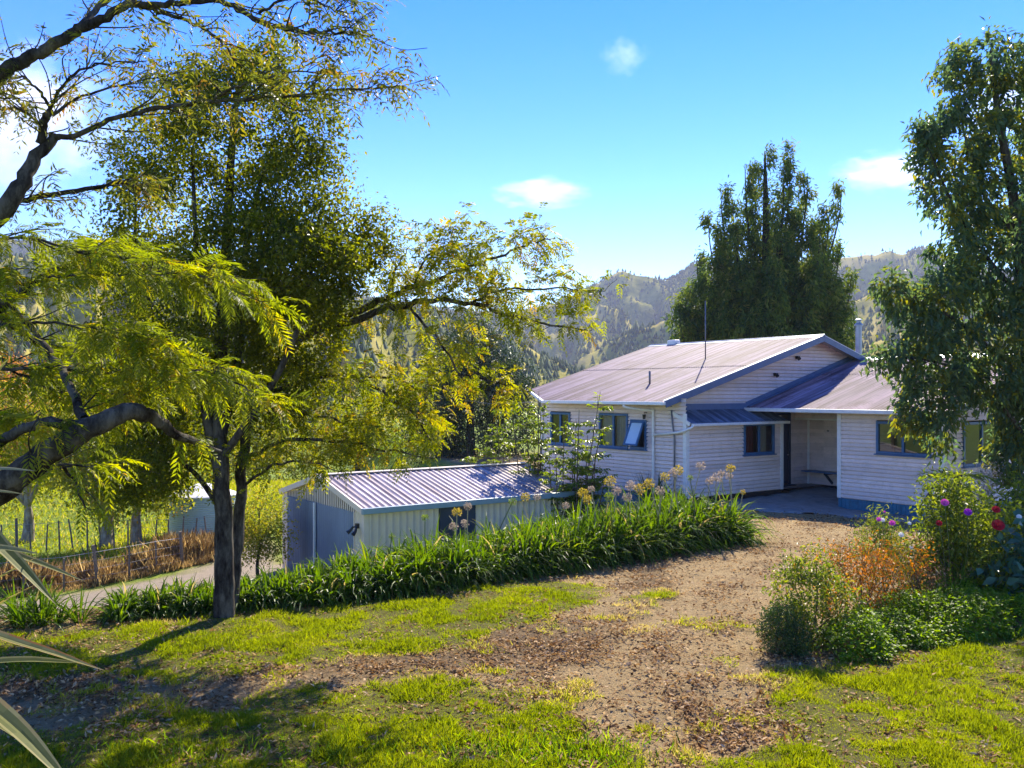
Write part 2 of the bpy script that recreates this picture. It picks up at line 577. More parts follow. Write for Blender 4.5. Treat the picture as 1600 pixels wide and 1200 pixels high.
def ground_mat():
    m, n, l, p = new_mat('garden_earth')
    tc = n.new('ShaderNodeTexCoord')
    a = n.new('ShaderNodeAttribute'); a.attribute_name = 'cover'
    sep = n.new('ShaderNodeSeparateColor')
    l.new(a.outputs['Color'], sep.inputs[0])

    def nz(scale, det=8, ro=0.65):
        t = n.new('ShaderNodeTexNoise'); t.inputs['Scale'].default_value = scale
        t.inputs['Detail'].default_value = det; t.inputs['Roughness'].default_value = ro
        l.new(tc.outputs['Object'], t.inputs['Vector'])
        return t

    def mix(f, A, B):
        x = n.new('ShaderNodeMix'); x.data_type = 'RGBA'
        l.new(f, x.inputs[0]); l.new(A, x.inputs[6]); l.new(B, x.inputs[7])
        return x.outputs[2]
    n1, n2, n3 = nz(2.2), nz(22, 6, 0.7), nz(60, 5, 0.8)
    dirt = ramp(n, [(0.30, (0.26, 0.165, 0.065)), (0.5, (0.47, 0.33, 0.15)), (0.7, (0.62, 0.46, 0.23))])
    l.new(n2.outputs['Fac'], dirt.inputs[0])
    dirt2 = ramp(n, [(0.35, (0.30, 0.185, 0.075)), (0.65, (0.54, 0.39, 0.19))])
    l.new(n1.outputs['Fac'], dirt2.inputs[0])
    half = n.new('ShaderNodeValue'); half.outputs[0].default_value = 0.45
    d = mix(half.outputs[0], dirt.outputs[0], dirt2.outputs[0])
    md = ramp(n, [(0.3, (0.05, 0.030, 0.014)), (0.7, (0.20, 0.125, 0.06))])
    l.new(n3.outputs['Fac'], md.inputs[0])
    mulch_f = n.new('ShaderNodeMath'); mulch_f.operation = 'MULTIPLY'
    l.new(sep.outputs[2], mulch_f.inputs[0]); mulch_f.inputs[1].default_value = 0.7
    d = mix(mulch_f.outputs[0], d, md.outputs[0])
    hum = ramp(n, [(0.55, (0, 0, 0)), (0.63, (0.6, 0.6, 0.6))])
    l.new(nz(7, 9, 0.8).outputs['Fac'], hum.inputs[0])
    hc = n.new('ShaderNodeRGB'); hc.outputs[0].default_value = (0.10, 0.066, 0.036, 1)
    d = mix(hum.outputs[0], d, hc.outputs[0])
    gr = ramp(n, [(0.3, (0.095, 0.075, 0.025)), (0.55, (0.17, 0.16, 0.025)), (0.7, (0.22, 0.24, 0.03))])
    l.new(n2.outputs['Fac'], gr.inputs[0])
    d = mix(sep.outputs[0], d, gr.outputs[0])
    gv = ramp(n, [(0.3, (0.33, 0.26, 0.185)), (0.7, (0.50, 0.41, 0.30))])
    l.new(n3.outputs['Fac'], gv.inputs[0])
    d = mix(sep.outputs[1], d, gv.outputs[0])
    mw = ramp(n, [(0.35, (0.16, 0.23, 0.02)), (0.6, (0.25, 0.33, 0.03)), (0.75, (0.33, 0.34, 0.07))])
    l.new(n1.outputs['Fac'], mw.inputs[0])
    d = mix(a.outputs['Alpha'], d, mw.outputs[0])
    l.new(d, p.inputs['Base Color'])
    p.inputs['Roughness'].default_value = 0.95
    p.inputs['Specular IOR Level'].default_value = 0.15
    b = n.new('ShaderNodeBump'); b.inputs['Strength'].default_value = 1.0; b.inputs['Distance'].default_value = 0.06
    ad = n.new('ShaderNodeMath'); ad.operation = 'ADD'
    l.new(n2.outputs['Fac'], ad.inputs[0]); l.new(n3.outputs['Fac'], ad.inputs[1])
    l.new(ad.outputs[0], b.inputs['Height'])
    l.new(b.outputs[0], p.inputs['Normal'])
    return m


cover = np.stack([lawn, gravel, mould, meadow], -1).reshape(-1, 4)
ground = mesh_np('ground', GV, [GF], ground_mat(), attrs={'cover': cover}, smooth=True)
tag(ground, kind='structure')


def on(x, y):
    return float(gz(np.array([x]), np.array([y]))[0])


# ------------------------------------------------------------------ hills
def curve(pts):
    p = np.array(pts, float)
    return lambda px: np.interp(px, p[:, 0], HOR - p[:, 1])


FAR = curve([(-1500, 440), (-400, 400), (0, 372), (200, 376), (400, 420), (560, 462), (700, 484), (800, 486), (880, 470), (925, 447), (950, 432), (970, 424), (985, 430), (1010, 433), (1040, 436), (1062, 424), (1080, 413), (1100, 409), (1140, 420), (1200, 409), (1300, 405), (1340, 402), (1365, 399), (1390, 392), (1412, 397), (1432, 389), (1470, 400), (1600, 430), (2000, 430), (3200, 440)])
MID = curve([(-1500, 420), (0, 420), (600, 540), (800, 602), (860, 598), (905, 560), (960, 532), (1010, 508), (1060, 492), (1100, 470), (1180, 462), (1260, 470), (1320, 470), (1380, 455), (1450, 440), (1600, 450), (2200, 420), (3200, 400)])
LEF = curve([(-1500, 430), (-300, 400), (0, 395), (200, 425), (400, 455), (560, 470), (640, 486), (700, 498), (740, 506), (800, 528), (850, 556), (900, 580), (960, 603), (1030, 611), (1200, 604), (1300, 560), (1400, 520), (1600, 500), (3200, 470)])


def hill_z(px, D):
    """terrain height by bearing and distance: a near spur on the left, one on the right, the main range"""
    wob = (fbm(px * 0.006, D * 0.004, 71, 3) - 0.5)
    gul = np.abs(fbm(px * 0.016 + wob * 1.5, D * 0.0035, 75, 4) - 0.5) * 2
    fine = fbm(px * 0.05, D * 0.014, 79, 4) - 0.5
    z = np.full(px.shape, -40.0)
    for c, D0, S0, p_, ga in ((FAR, 1250.0, 520.0, 1.25, 90), (MID, 690.0, 250.0, 1.15, 46), (LEF, 400.0, 95.0, 1.1, 24)):
        top = EYE + (c(px) + 9 * (fbm(px * .045, px * 0 + D0, 83, 4) - .5)) / FPX * D0
        t = (D - S0) / (D0 - S0)
        up = np.clip(t, 0, 1) ** p_
        dn = np.clip((D - D0) / (D0 * 0.6), 0, 1)
        f = np.where(D <= D0, up, 1 - dn ** 1.1 * 1.2)
        h = -8 + (top + 8) * f
        body = np.clip(up * (1 - up) * 4, 0, 1) * np.where(D <= D0, 1, 0.4)
        h = h - ga * gul * body * 2.3 + ga * 0.22 * fine * np.clip(up * 3, 0, 1) * np.where(np.abs(t - 1) < 0.05, 0.25, 1)
        h = np.where(t < 0, -40, h)
        z = np.maximum(z, h)
    return z


hp = np.arange(-900, 2500, 6.0)
hd = np.concatenate([np.arange(96, 420, 5.0), np.arange(420, 760, 7.0), np.arange(760, 2100, 13.0)])
HP, HD = np.meshgrid(hp, hd)
HZ = hill_z(HP, HD)
HX = (HP - 800) / FPX * HD
hv = np.stack([HX, HD, HZ], -1).reshape(-1, 3)
hny, hnx = HP.shape
ii = (np.arange(hny - 1)[:, None] * hnx + np.arange(hnx - 1)[None, :]).reshape(-1)
HF = np.stack([ii, ii + 1, ii + hnx + 1, ii + hnx], -1)
keep = (HZ.reshape(-1)[HF] > -39).any(1)
HF = HF[keep]


def hill_mat():
    m, n, l, p = new_mat('hill_pasture')
    tc = n.new('ShaderNodeTexCoord')

    def nz(scale, det=8, ro=0.65):
        t = n.new('ShaderNodeTexNoise'); t.inputs['Scale'].default_value = scale
        t.inputs['Detail'].default_value = det; t.inputs['Roughness'].default_value = ro
        l.new(tc.outputs['Object'], t.inputs['Vector'])
        return t
    a, b = nz(0.012), nz(0.10, 8, 0.75)
    r1 = ramp(n, [(0.36, (0.075, 0.11, 0.022)), (0.45, (0.19, 0.21, 0.035)), (0.53, (0.50, 0.42, 0.08)), (0.64, (0.64, 0.50, 0.18))])
    l.new(a.outputs['Fac'], r1.inputs[0])
    r2 = ramp(n, [(0.38, (0.06, 0.085, 0.022)), (0.62, (0.38, 0.33, 0.09))])
    l.new(b.outputs['Fac'], r2.inputs[0])
    mx = n.new('ShaderNodeMix'); mx.data_type = 'RGBA'; mx.inputs[0].default_value = 0.45
    l.new(r1.outputs[0], mx.inputs[6]); l.new(r2.outputs[0], mx.inputs[7])
    l.new(mx.outputs[2], p.inputs['Base Color'])
    p.inputs['Roughness'].default_value = 1.0
    p.inputs['Specular IOR Level'].default_value = 0.0
    bp = n.new('ShaderNodeBump'); bp.inputs['Strength'].default_value = 0.6; bp.inputs['Distance'].default_value = 2.0
    l.new(b.outputs['Fac'], bp.inputs['Height']); l.new(bp.outputs[0], p.inputs['Normal'])
    return m


hills = mesh_np('hills', hv, [HF], hill_mat(), smooth=True)
tag(hills, kind='structure')

# young pines planted over the hills: one far-off wood
M['pine_far'] = leaf_mat('far_pine_needles', [(0, (0.020, 0.045, 0.016)), (0.6, (0.045, 0.085, 0.028)), (1, (0.10, 0.13, 0.05))], 0.2, 0.8, spec=0.1)
N = 190000
tp = rng.uniform(-350, 1700, N)
td = 100 + (1500 - 100) * rng.random(N) ** 0.72
wood = fbm(tp * 0.02, td * 0.012, 91, 3)
keep = rng.random(N) < smst(0.34, 0.66, wood) * 0.80 + 0.10
tp, td = tp[keep], td[keep]
tz = hill_z(tp, td)
ok = tz > -7.5
tp, td, tz = tp[ok], td[ok], tz[ok]
N = len(tp)
tx = (tp - 800) / FPX * td
hh = rng.uniform(1.3, 3.9, N) * (1 + 0.45 * (td > 600)) * np.where(rng.random(N) < 0.02, 1.8, 1)
rr = hh * rng.uniform(0.26, 0.44, N)
k = 5
ang = np.linspace(0, 2 * np.pi, k, endpoint=False)[None, :] + rng.uniform(0, 6, N)[:, None]
jag = rng.uniform(0.7, 1.25, (N, k))
base = np.stack([tx[:, None] + rr[:, None] * np.cos(ang) * jag, td[:, None] + rr[:, None] * np.sin(ang) * jag, (tz - 0.3)[:, None] + 0.12 * hh[:, None] * jag], -1)
tipv = np.stack([tx, td, tz + hh], -1)[:, None, :]
V = np.concatenate([base, tipv], 1).reshape(-1, 3)
o6 = np.arange(N)[:, None] * (k + 1)
F = np.stack([o6 + np.arange(k)[None, :], o6 + (np.arange(k)[None, :] + 1) % k, o6 + k + 0 * np.arange(k)[None, :]], -1).reshape(-1, 3)
pines = mesh_np('hillside_pines', V, [F], M['pine_far'], attrs={'rnd': np.repeat(rng.random(N), k + 1)})
tag(pines, 'young dark green pines dotted all over the far pale hills', 'pine wood', kind='stuff')


# ------------------------------------------------------------------ clouds
def cloud_mat(dens, seed):
    m, n, l, p = new_mat('cloud_vapour')
    n.remove(p)
    tc = n.new('ShaderNodeTexCoord')
    ln = n.new('ShaderNodeVectorMath'); ln.operation = 'LENGTH'
    l.new(tc.outputs['Object'], ln.inputs[0])
    mp = n.new('ShaderNodeMapping'); mp.inputs['Location'].default_value = (seed, seed * 2, 0)
    l.new(tc.outputs['Object'], mp.inputs[0])
    nz = n.new('ShaderNodeTexNoise'); nz.inputs['Scale'].default_value = 1.9
    nz.inputs['Detail'].default_value = 6; nz.inputs['Roughness'].default_value = 0.6
    l.new(mp.outputs[0], nz.inputs['Vector'])
    s = n.new('ShaderNodeMath'); s.operation = 'SUBTRACT'; s.inputs[0].default_value = 0.92
    l.new(ln.outputs['Value'], s.inputs[1])
    a = n.new('ShaderNodeMath'); a.operation = 'MULTIPLY_ADD'
    l.new(nz.outputs['Fac'], a.inputs[0]); a.inputs[1].default_value = 2.6; a.inputs[2].default_value = -1.42
    b = n.new('ShaderNodeMath'); b.operation = 'ADD'
    l.new(s.outputs[0], b.inputs[0]); l.new(a.outputs[0], b.inputs[1])
    c = n.new('ShaderNodeMath'); c.operation = 'MULTIPLY'; c.use_clamp = False
    l.new(b.outputs[0], c.inputs[0]); c.inputs[1].default_value = dens
    c2 = n.new('ShaderNodeMath'); c2.operation = 'MAXIMUM'
    l.new(c.outputs[0], c2.inputs[0]); c2.inputs[1].default_value = 0
    pv = n.new('ShaderNodeVolumePrincipled')
    pv.inputs['Color'].default_value = (0.98, 0.98, 1, 1)
    pv.inputs['Anisotropy'].default_value = 0.35
    l.new(c2.outputs[0], pv.inputs['Density'])
    l.new(pv.outputs[0], n['Material Output'].inputs['Volume'])
    return m


def ball(n=24):
    V, F = [], []
    u = np.linspace(0, np.pi, n // 2 + 1)
    v = np.linspace(0, 2 * np.pi, n, endpoint=False)
    U, W = np.meshgrid(u, v, indexing='ij')
    V = np.stack([np.sin(U) * np.cos(W), np.sin(U) * np.sin(W), np.cos(U)], -1).reshape(-1, 3)
    i = np.arange(n // 2)[:, None] * n
    j = np.arange(n)[None, :]
    F = np.stack([i + j, i + n + j, i + n + (j + 1) % n, i + (j + 1) % n], -1).reshape(-1, 4)
    return V, F


bV, bF = ball()
for px, py, rx, rz, D, dens, lab in ((845, 302, 66, 22, 4200, 0.008, 'small flat white cloud above the farmhouse roof and between the trees'),
                                     (975, 88, 34, 25, 4200, 0.0035, 'tiny faint wisp of cloud high in the blue sky'),
                                     (1400, 270, 85, 30, 4200, 0.007, 'white cloud half hidden by the tall tree on the right'),
                                     (20, 190, 150, 110, 4200, 0.006, 'large white cloud behind the branches at upper left'),
                                     (1600, 160, 90, 70, 4200, 0.006, 'white cloud behind the top of the right-hand tree')):
    c = at(px, py, D)
    o = mesh_np('cloud', bV, [bF], cloud_mat(dens, px * 0.013), smooth=True)
    o.location = c
    o.scale = (rx / FPX * D * 1.25, rx / FPX * D * 0.6, rz / FPX * D * 1.3)
    tag(o, lab, 'cloud', 'clouds in the blue sky')

# ------------------------------------------------------------------ the air
hz = MB().box(-1900, 1900, -120, 2150, -50, 236).build('haze', M['white'])
m, n, l, p = new_mat('valley_haze')
n.remove(p)
pv = n.new('ShaderNodeVolumePrincipled')
pv.inputs['Color'].default_value = (0.70, 0.73, 1.0, 1)
pv.inputs['Density'].default_value = 0.00021
pv.inputs['Anisotropy'].default_value = 0.0
l.new(pv.outputs[0], n['Material Output'].inputs['Volume'])
hz.data.materials.clear(); hz.data.materials.append(m)
tag(hz, 'thin pale blue valley haze over the hills', 'haze', kind='stuff')


# ------------------------------------------------------------------ farmhouse (local x runs along the gable front, y along the ridge)
HROT = math.atan2(0.581, 0.814)
house = empty('weatherboard_house', (5.13, 26.4, 0), HROT)
tag(house, 'pale weatherboard farmhouse with faded red iron roof and blue trim', 'house')


def boards(plane, c, h0, h1, z0, ztop, openings=(), pitch=0.117, name='wall', parent=None, flip=1, mat=None):
    """overlapping weatherboards; plane 'S' = x const facing -x, 'T' = y const facing -y; ztop may be a function of h"""
    mb = MB()
    f = ztop if callable(ztop) else (lambda h: ztop)
    P = (lambda h, z, o: (c - o * flip, h, z)) if plane == 'S' else (lambda h, z, o: (h, c - o * flip, z))
    hs = np.linspace(h0, h1, 241)
    tops = np.array([f(h) for h in hs])
    z = z0
    while z < tops.max():
        zt = z + pitch
        ok_ = hs[tops > z + 0.004]
        if len(ok_):
            iv = [(ok_[0], ok_[-1])]
            for a, b, za, zb in openings:
                if min(zt, zb) - max(z, za) > pitch * 0.5:
                    nv = []
                    for u, v in iv:
                        if b <= u or a >= v: nv.append((u, v)); continue
                        if a > u: nv.append((u, a))
                        if b < v: nv.append((b, v))
                    iv = nv
            for u, v in iv:
                if callable(ztop):
                    inn = hs[(tops > zt) & (hs >= u) & (hs <= v)]
                    if len(inn): ut, vt = (inn[0] if u == ok_[0] else u), (inn[-1] if v == ok_[-1] else v)
                    else: ut = vt = (u + v) / 2
                    runs = [(u, v, ut, vt)]
                else:
                    # several lengths of board per row, each lying a hair differently
                    cuts = [u] + sorted(x for x in rng.uniform(h0, h1, 2) if u + 0.6 < x < v - 0.6) + [v]
                    runs = [(p, q - (0.0015 if q < v else 0), p, q - (0.0015 if q < v else 0)) for p, q in zip(cuts[:-1], cuts[1:])]
                ze = min(zt, tops.max())
                for p, q, pt_, qt_ in runs:
                    j = rng.uniform(-0.0015, 0.0015)
                    zg = z + 0.027
                    mb.poly([P(p, zg, 0.026 + j), P(q, zg, 0.026 + j), P(qt_, ze, 0.006), P(pt_, ze, 0.006)])
                    # open lap under the board above
                    mb.poly([P(p, zg, -0.035), P(q, zg, -0.035), P(q, zg, 0.026 + j), P(p, zg, 0.026 + j)])
                    mb.poly([P(p, z, -0.035), P(q, z, -0.035), P(q, zg, -0.035), P(p, zg, -0.035)])
                    mb.poly([P(p, z, 0.006), P(q, z, 0.006), P(q, z, -0.035), P(p, z, -0.035)])
        z = zt
    return mb.build(name, mat or M['board'], parent)


def pbox(mb, plane, c, h0, h1, z0, z1, o0, o1):
    if plane == 'S': mb.box(c - o1, c - o0, h0, h1, z0, z1)
    else: mb.box(h0, h1, c - o1, c - o0, z0, z1)


def window(parent, plane, c, h0, h1, z0, z1, n=2, fr=None, w=0.075, curtain=None, glazed=True):
    fr = fr or M['blue']
    mb = MB()
    pbox(mb, plane, c, h0, h0 + w, z0, z1, -0.05, 0.055)
    pbox(mb, plane, c, h1 - w, h1, z0, z1, -0.05, 0.055)
    pbox(mb, plane, c, h0 + w, h1 - w, z1 - w, z1, -0.05, 0.052)
    pbox(mb, plane, c, h0 + w, h1 - w, z0, z0 + w, -0.05, 0.052)
    for k in range(1, n):
        h = h0 + (h1 - h0) * k / n
        pbox(mb, plane, c, h - w * 0.5, h + w * 0.5, z0 + w, z1 - w, -0.04, 0.04)
    win = mb.build('window', fr, parent, bevel=0.006)
    sl = MB(); pbox(sl, plane, c, h0 - 0.04, h1 + 0.04, z0 - 0.035, z0 - 0.002, -0.02, 0.10)
    sl.build('sill', fr, win, bevel=0.005)
    for k in range(n):
        a, b = h0 + (h1 - h0) * k / n + w * 0.5, h0 + (h1 - h0) * (k + 1) / n - w * 0.5
        if glazed:
            g = MB()
            o = 0.006 * (k % 2)
            if plane == 'S': g.poly([(c - o, a, z0 + w * .6), (c - o, a, z1 - w * .6), (c - o, b, z1 - w * .6), (c - o, b, z0 + w * .6)])
            else: g.poly([(a, c - o, z0 + w * .6), (b, c - o, z0 + w * .6), (b, c - o, z1 - w * .6), (a, c - o, z1 - w * .6)])
            g.build('pane', M['glass'], win)
    for a, b, mt in (curtain or []):
        q = MB()
        hs = np.linspace(a, b, 24)
        for u, v in zip(hs[:-1], hs[1:]):
            du, dv = 0.12 + 0.02 * math.sin(u * 60), 0.12 + 0.02 * math.sin(v * 60)
            if plane == 'S': q.poly([(c + du, u, z0), (c + dv, v, z0), (c + dv, v, z1), (c + du, u, z1)])
            else: q.poly([(u, c + du, z0), (v, c + dv, z0), (v, c + dv, z1), (u, c + du, z1)])
        q.build('curtain', mt, win)
    return win


EAVE_S, RIDGE_S, EAVE_Z, SL = -0.64, 6.91, 2.99, 0.289
mz = lambda s: EAVE_Z + SL * (min(s, 2 * RIDGE_S - s) - EAVE_S)          # main roof top surface
RE_S, RR_S, RE_Z, RSL = 3.43, 9.17, 2.77, 0.287
rz_ = lambda s: RE_Z + RSL * (min(s, 2 * RR_S - s) - RE_S)               # right wing roof top surface
FL = 0.12                                                               # foot of the boards

W1 = (2.47, 3.85, 1.45, 2.57)
W2 = (1.64, 2.35, 1.47, 2.40)
W0 = (5.35, 6.45, 1.42, 2.55)
wl_ = boards('S', 0, 0.0, 6.65, FL, mz(0) - 0.12, [W1, W2, W0], parent=house)
# splayed far corner of the left wing
mb = MB()
for i in range(24):
    z = FL + i * 0.117
    a, b = Vector((0, 6.65, 0)), Vector((1.0, 8.35, 0))
    nrm = Vector((-(b - a).y, (b - a).x, 0)).normalized()
    p0, p1 = a + nrm * 0.024, b + nrm * 0.024
    q0, q1 = a + nrm * 0.004, b + nrm * 0.004
    mb.poly([(p1.x, p1.y, z), (p0.x, p0.y, z), (q0.x, q0.y, z + .117), (q1.x, q1.y, z + .117)])
    mb.poly([(q1.x, q1.y, z), (q0.x, q0.y, z), (p0.x, p0.y, z), (p1.x, p1.y, z)])
mb.build('wall', M['board'], house)
# lean-to bay
WB = (2.53, 4.00, 1.29, 2.27)
boards('T', 0, 0.0, 4.43, FL, 2.40, [WB], parent=house)
mb = MB(); mb.box(4.405, 4.43, 0.03, 0.64, FL, 2.5); mb.build('wall', M['board'], house)
# gable front, porch nook, right wing
DOOR = (4.85, 5.67, 0.16, 2.55)
boards('T', 0.65, 0.0, 13.82, FL, lambda s: mz(s) - 0.05, [DOOR, (0.02, 4.42, 0, 2.3)], parent=house)
boards('S', 6.65, -2.44, 0.62, FL, 3.4, parent=house)
boards('S', 5.92, -2.44, 0.62, 2.38, 3.38, parent=house)
WR = (-5.32, -3.69, 1.50, 2.43)
boards('S', 3.9, -5.66, -2.44, FL, rz_(3.9) - 0.06, [WR], parent=house)
boards('T', -2.44, 3.9, 6.65, FL, lambda s: rz_(s) - 0.08, parent=house, flip=-1)
WE = (4.85, 6.9, 1.20, 2.43)
boards('T', -5.66, 3.9, 14.44, FL, lambda s: rz_(s) - 0.06, [WE], parent=house)
# plain linings and far walls that close the rooms
mb = MB()
mb.poly([(13.82, .7, -.6), (13.82, 8.4, -.6), (13.82, 8.4, 3.1), (13.82, .7, 3.1)])
mb.poly([(1.0, 8.35, -.6), (13.82, 8.35, -.6), (13.82, 8.35, 3.1), (6.91, 8.35, 5.0), (1.0, 8.35, 3.3)])
mb.poly([(14.44, -5.66, -.6), (14.44, .6, -.6), (14.44, .6, 2.7), (14.44, -5.66, 2.7)])
mb.poly([(0.02, 3.2, FL), (13.8, 3.2, FL), (13.8, 3.2, 2.9), (0.02, 3.2, 2.9)])
mb.poly([(6.72, -5.6, FL), (6.72, -2.5, FL), (6.72, -2.5, 3.3), (6.72, -5.6, 3.3)])
mb.poly([(0.03, 0.02, FL), (13.8, 0.02, FL), (13.8, 8.3, FL), (0.03, 8.3, FL)])
mb.poly([(3.93, -5.6, FL), (14.4, -5.6, FL), (14.4, -2.46, FL), (3.93, -2.46, FL)])
mb.poly([(0.03, 0.66, 2.88), (0.03, 8.3, 2.88), (13.8, 8.3, 2.88), (13.8, 0.66, 2.88)])
mb.build('room_lining', M['room'], house)
# corner boards
for (x0, x1, y0, y1, za, zb) in ((-.032, .012, -.032, .10, FL, 2.62), (.012, .11, -.032, .012, FL, 2.34), (4.33, 4.462, -.032, .012, FL, 2.36),
                                 (3.868, 3.912, -2.54, -2.408, FL, 2.86), (3.868, 3.912, -5.692, -5.56, FL, 2.86), (3.912, 4.01, -5.692, -5.65, FL, 2.9),
                                 (6.60, 6.65, 0.57, 0.64, FL, 3.3)):
    MB().box(x0, x1, y0, y1, za, zb).build('corner_board', M['white'], house, bevel=0.004)
MB().box(5.885, 5.955, -2.44, 0.62, 2.33, 2.385).build('lintel', M['white'], house, bevel=0.004)
# skirting of upright blue boards
mb = MB(); t = -5.66
while t < -2.45:
    mb.box(3.885, 3.905, t, min(t + 0.128, -2.44), -0.5, FL - 0.004); t += 0.135
mb.box(3.906, 3.92, -5.6, -2.44, -.5, FL - .006)
mb.build('skirting', M['skirt'], house)
mb = MB(); t = 0.3
while t < 6.6:
    mb.box(-0.012, 0.01, t, t + 0.128, -1.6, FL - 0.004); t += 0.135
mb.box(0.011, 0.03, .3, 6.6, -1.6, FL - .006)
mb.build('skirting', M['skirt'], house)
mb = MB(); q_ = 3.9
while q_ < 14.3:
    mb.box(q_, q_ + 0.128, -5.665, -5.645, -0.6, FL - 0.004); q_ += 0.135
mb.build('skirting', M['skirt'], house)
mb = MB()
mb.box(0.02, 4.42, 0.03, 0.6, -0.5, FL - 0.01); mb.box(4.43, 6.63, 0.66, 0.72, -0.5, FL - 0.004); mb.box(6.66, 6.72, -2.4, 0.62, -0.5, FL - 0.004)
mb.build('foundation', M['dark'], house)

window(house, 'S', 0, *W1, curtain=[(2.5, 3.82, M['curtain_pale'])])
w = window(house, 'S', 0, *W2, n=1, glazed=False)
# awning sash hung from the head and standing open
hgt = W2[3] - W2[2] - 0.12
ang = R(24)
mb = MB(); gl = MB()
def sash(h, d):
    z = W2[3] - 0.06 - d * math.cos(ang); o = 0.06 + d * math.sin(ang)
    return (-o, h, z)
a, b = W2[0] + 0.05, W2[1] - 0.05
for (h_, k_, d0, d1) in ((a, a + .06, 0, hgt), (b - .06, b, 0, hgt)):
    mb.bar(sash((h_ + k_) / 2, d0), sash((h_ + k_) / 2, d1), 0.06, 0.045, up=(-1, 0, 0.4))
for d in (0.03, hgt - 0.03):
    mb.bar(sash(a + .06, d), sash(b - .06, d), 0.06, 0.045, up=(-0.4, 0, -1))
sh = mb.build('sash', M['blue'], w)
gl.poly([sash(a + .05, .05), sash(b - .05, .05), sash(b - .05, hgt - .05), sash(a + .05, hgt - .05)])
gl.build('pane', M['frosted_sky'], w)
window(house, 'S', 0, *W0, curtain=[(5.4, 5.8, M['curtain_red'])])
window(house, 'T', 0, *WB, curtain=[(2.60, 3.12, M['curtain_red']), (3.45, 3.75, M['curtain_pale'])])
window(house, 'S', 3.9, *WR)
window(house, 'T', -5.66, *WE, n=2)
# white casement in the splayed corner
mb = MB()
c0, c1 = Vector((0.18, 6.96, 0)), Vector((0.62, 7.7, 0))
for p in (c0, c1): mb.bar((p.x - .03, p.y, 1.2), (p.x - .03, p.y, 2.1), 0.07, 0.07, up=(1, 0, 0))
for z in (1.2, 2.1): mb.bar((c0.x - .03, c0.y, z), (c1.x - .03, c1.y, z), 0.07, 0.07)
w = mb.build('window', M['white'], house)
MB().poly([(c0.x - .045, c0.y, 1.2), (c1.x - .045, c1.y, 1.2), (c1.x - .045, c1.y, 2.1), (c0.x - .045, c0.y, 2.1)]).build('pane', M['glass'], w)

# front door
mb = MB(); mb.box(4.9, 5.62, 0.66, 0.70, 0.2, 2.2)
for z0, z1 in ((0.32, 1.0), (1.12, 2.05)): mb.box(5.0, 5.52, 0.645, 0.662, z0, z1)
dr = mb.build('door', M['navy'], house, bevel=0.004)
MB().tube([(5.55, 0.655, 1.15), (5.55, 0.60, 1.15), (5.47, 0.60, 1.15)], 0.012).build('handle', M['lead'], dr)
mb = MB(); mb.box(4.85, 4.9, .60, .70, .12, 2.55); mb.box(5.62, 5.67, .60, .70, .12, 2.55); mb.box(4.9, 5.62, .61, .70, 2.2, 2.26); mb.box(4.9, 5.62, .61, .70, 2.5, 2.55)
mb.box(4.8, 5.72, .42, .60, .10, .16)
mb.build('door_frame', M['navy'], house)
MB().poly([(4.9, .68, 2.26), (5.62, .68, 2.26), (5.62, .68, 2.5), (4.9, .68, 2.5)]).build('fanlight', M['glass'], house)


def sheet(name, u0, u1, pitch, amp, vfun, point, mat, parent, per=8, rows=10, thick=0.0):
    """corrugated sheet: u across the waves, vfun(u) -> (v0, v1) down the slope, point(u, v, lift)"""
    n = int((u1 - u0) / pitch * per) + 1
    us = np.linspace(u0, u1, n)
    V = []
    for u in us:
        v0, v1 = vfun(u)
        lift = amp * math.cos(2 * math.pi * u / pitch)
        for k in range(rows + 1):
            V.append(point(u, v0 + (v1 - v0) * k / rows, lift))
    i = (np.arange(n - 1)[:, None] * (rows + 1) + np.arange(rows)[None, :]).reshape(-1)
    F = np.stack([i, i + rows + 1, i + rows + 2, i + 1], -1)
    return mesh_np(name, np.array(V), [F], mat, parent, smooth=True)


def main_v(t):
    s0 = EAVE_S - 0.04
    if t > 6.0: s0 = EAVE_S - 0.04 + (t - 6.0) / 2.1 * 1.1
    return (s0, RIDGE_S)


sheet('roof', 0.2, 8.5, 0.105, 0.012, lambda t: (main_v(t)[0], 3.3), lambda t, s, q: (s, t, mz(s) + q), M['roof'], house, rows=4)
sheet('roof', 0.2, 8.5, 0.105, 0.012, lambda t: (3.15 + .02 * math.sin(int(t / .76) * 2.1), RIDGE_S), lambda t, s, q: (s, t, mz(s) + q + .016), M['roof'], house, rows=4)
sheet('roof', 0.2, 8.5, 0.105, 0.012, lambda t: (RIDGE_S, 14.5), lambda t, s, q: (s, t, mz(s) + q), M['roof'], house, rows=4)
sheet('roof', -6.15, 0.63, 0.105, 0.013, lambda t: (RE_S - 0.04, 7.3), lambda t, s, q: (s, t, rz_(s) + q), M['roof'], house, rows=4)
sheet('roof', -6.15, 0.63, 0.105, 0.013, lambda t: (7.15, RR_S), lambda t, s, q: (s, t, rz_(s) + q + .016), M['roof'], house, rows=4)
sheet('roof', -6.15, 0.63, 0.105, 0.013, lambda t: (RR_S, 15.0), lambda t, s, q: (s, t, rz_(s) + q), M['roof'], house, rows=4)
lz = lambda t: 2.36 + (t + 0.17) * 0.46
sheet('lean_to_roof', 0.0, 4.46, 0.076, 0.010, lambda s: (-0.20, 0.63), lambda s, t, q: (s, t, lz(t) + q), M['roof_blue'], house, rows=4)
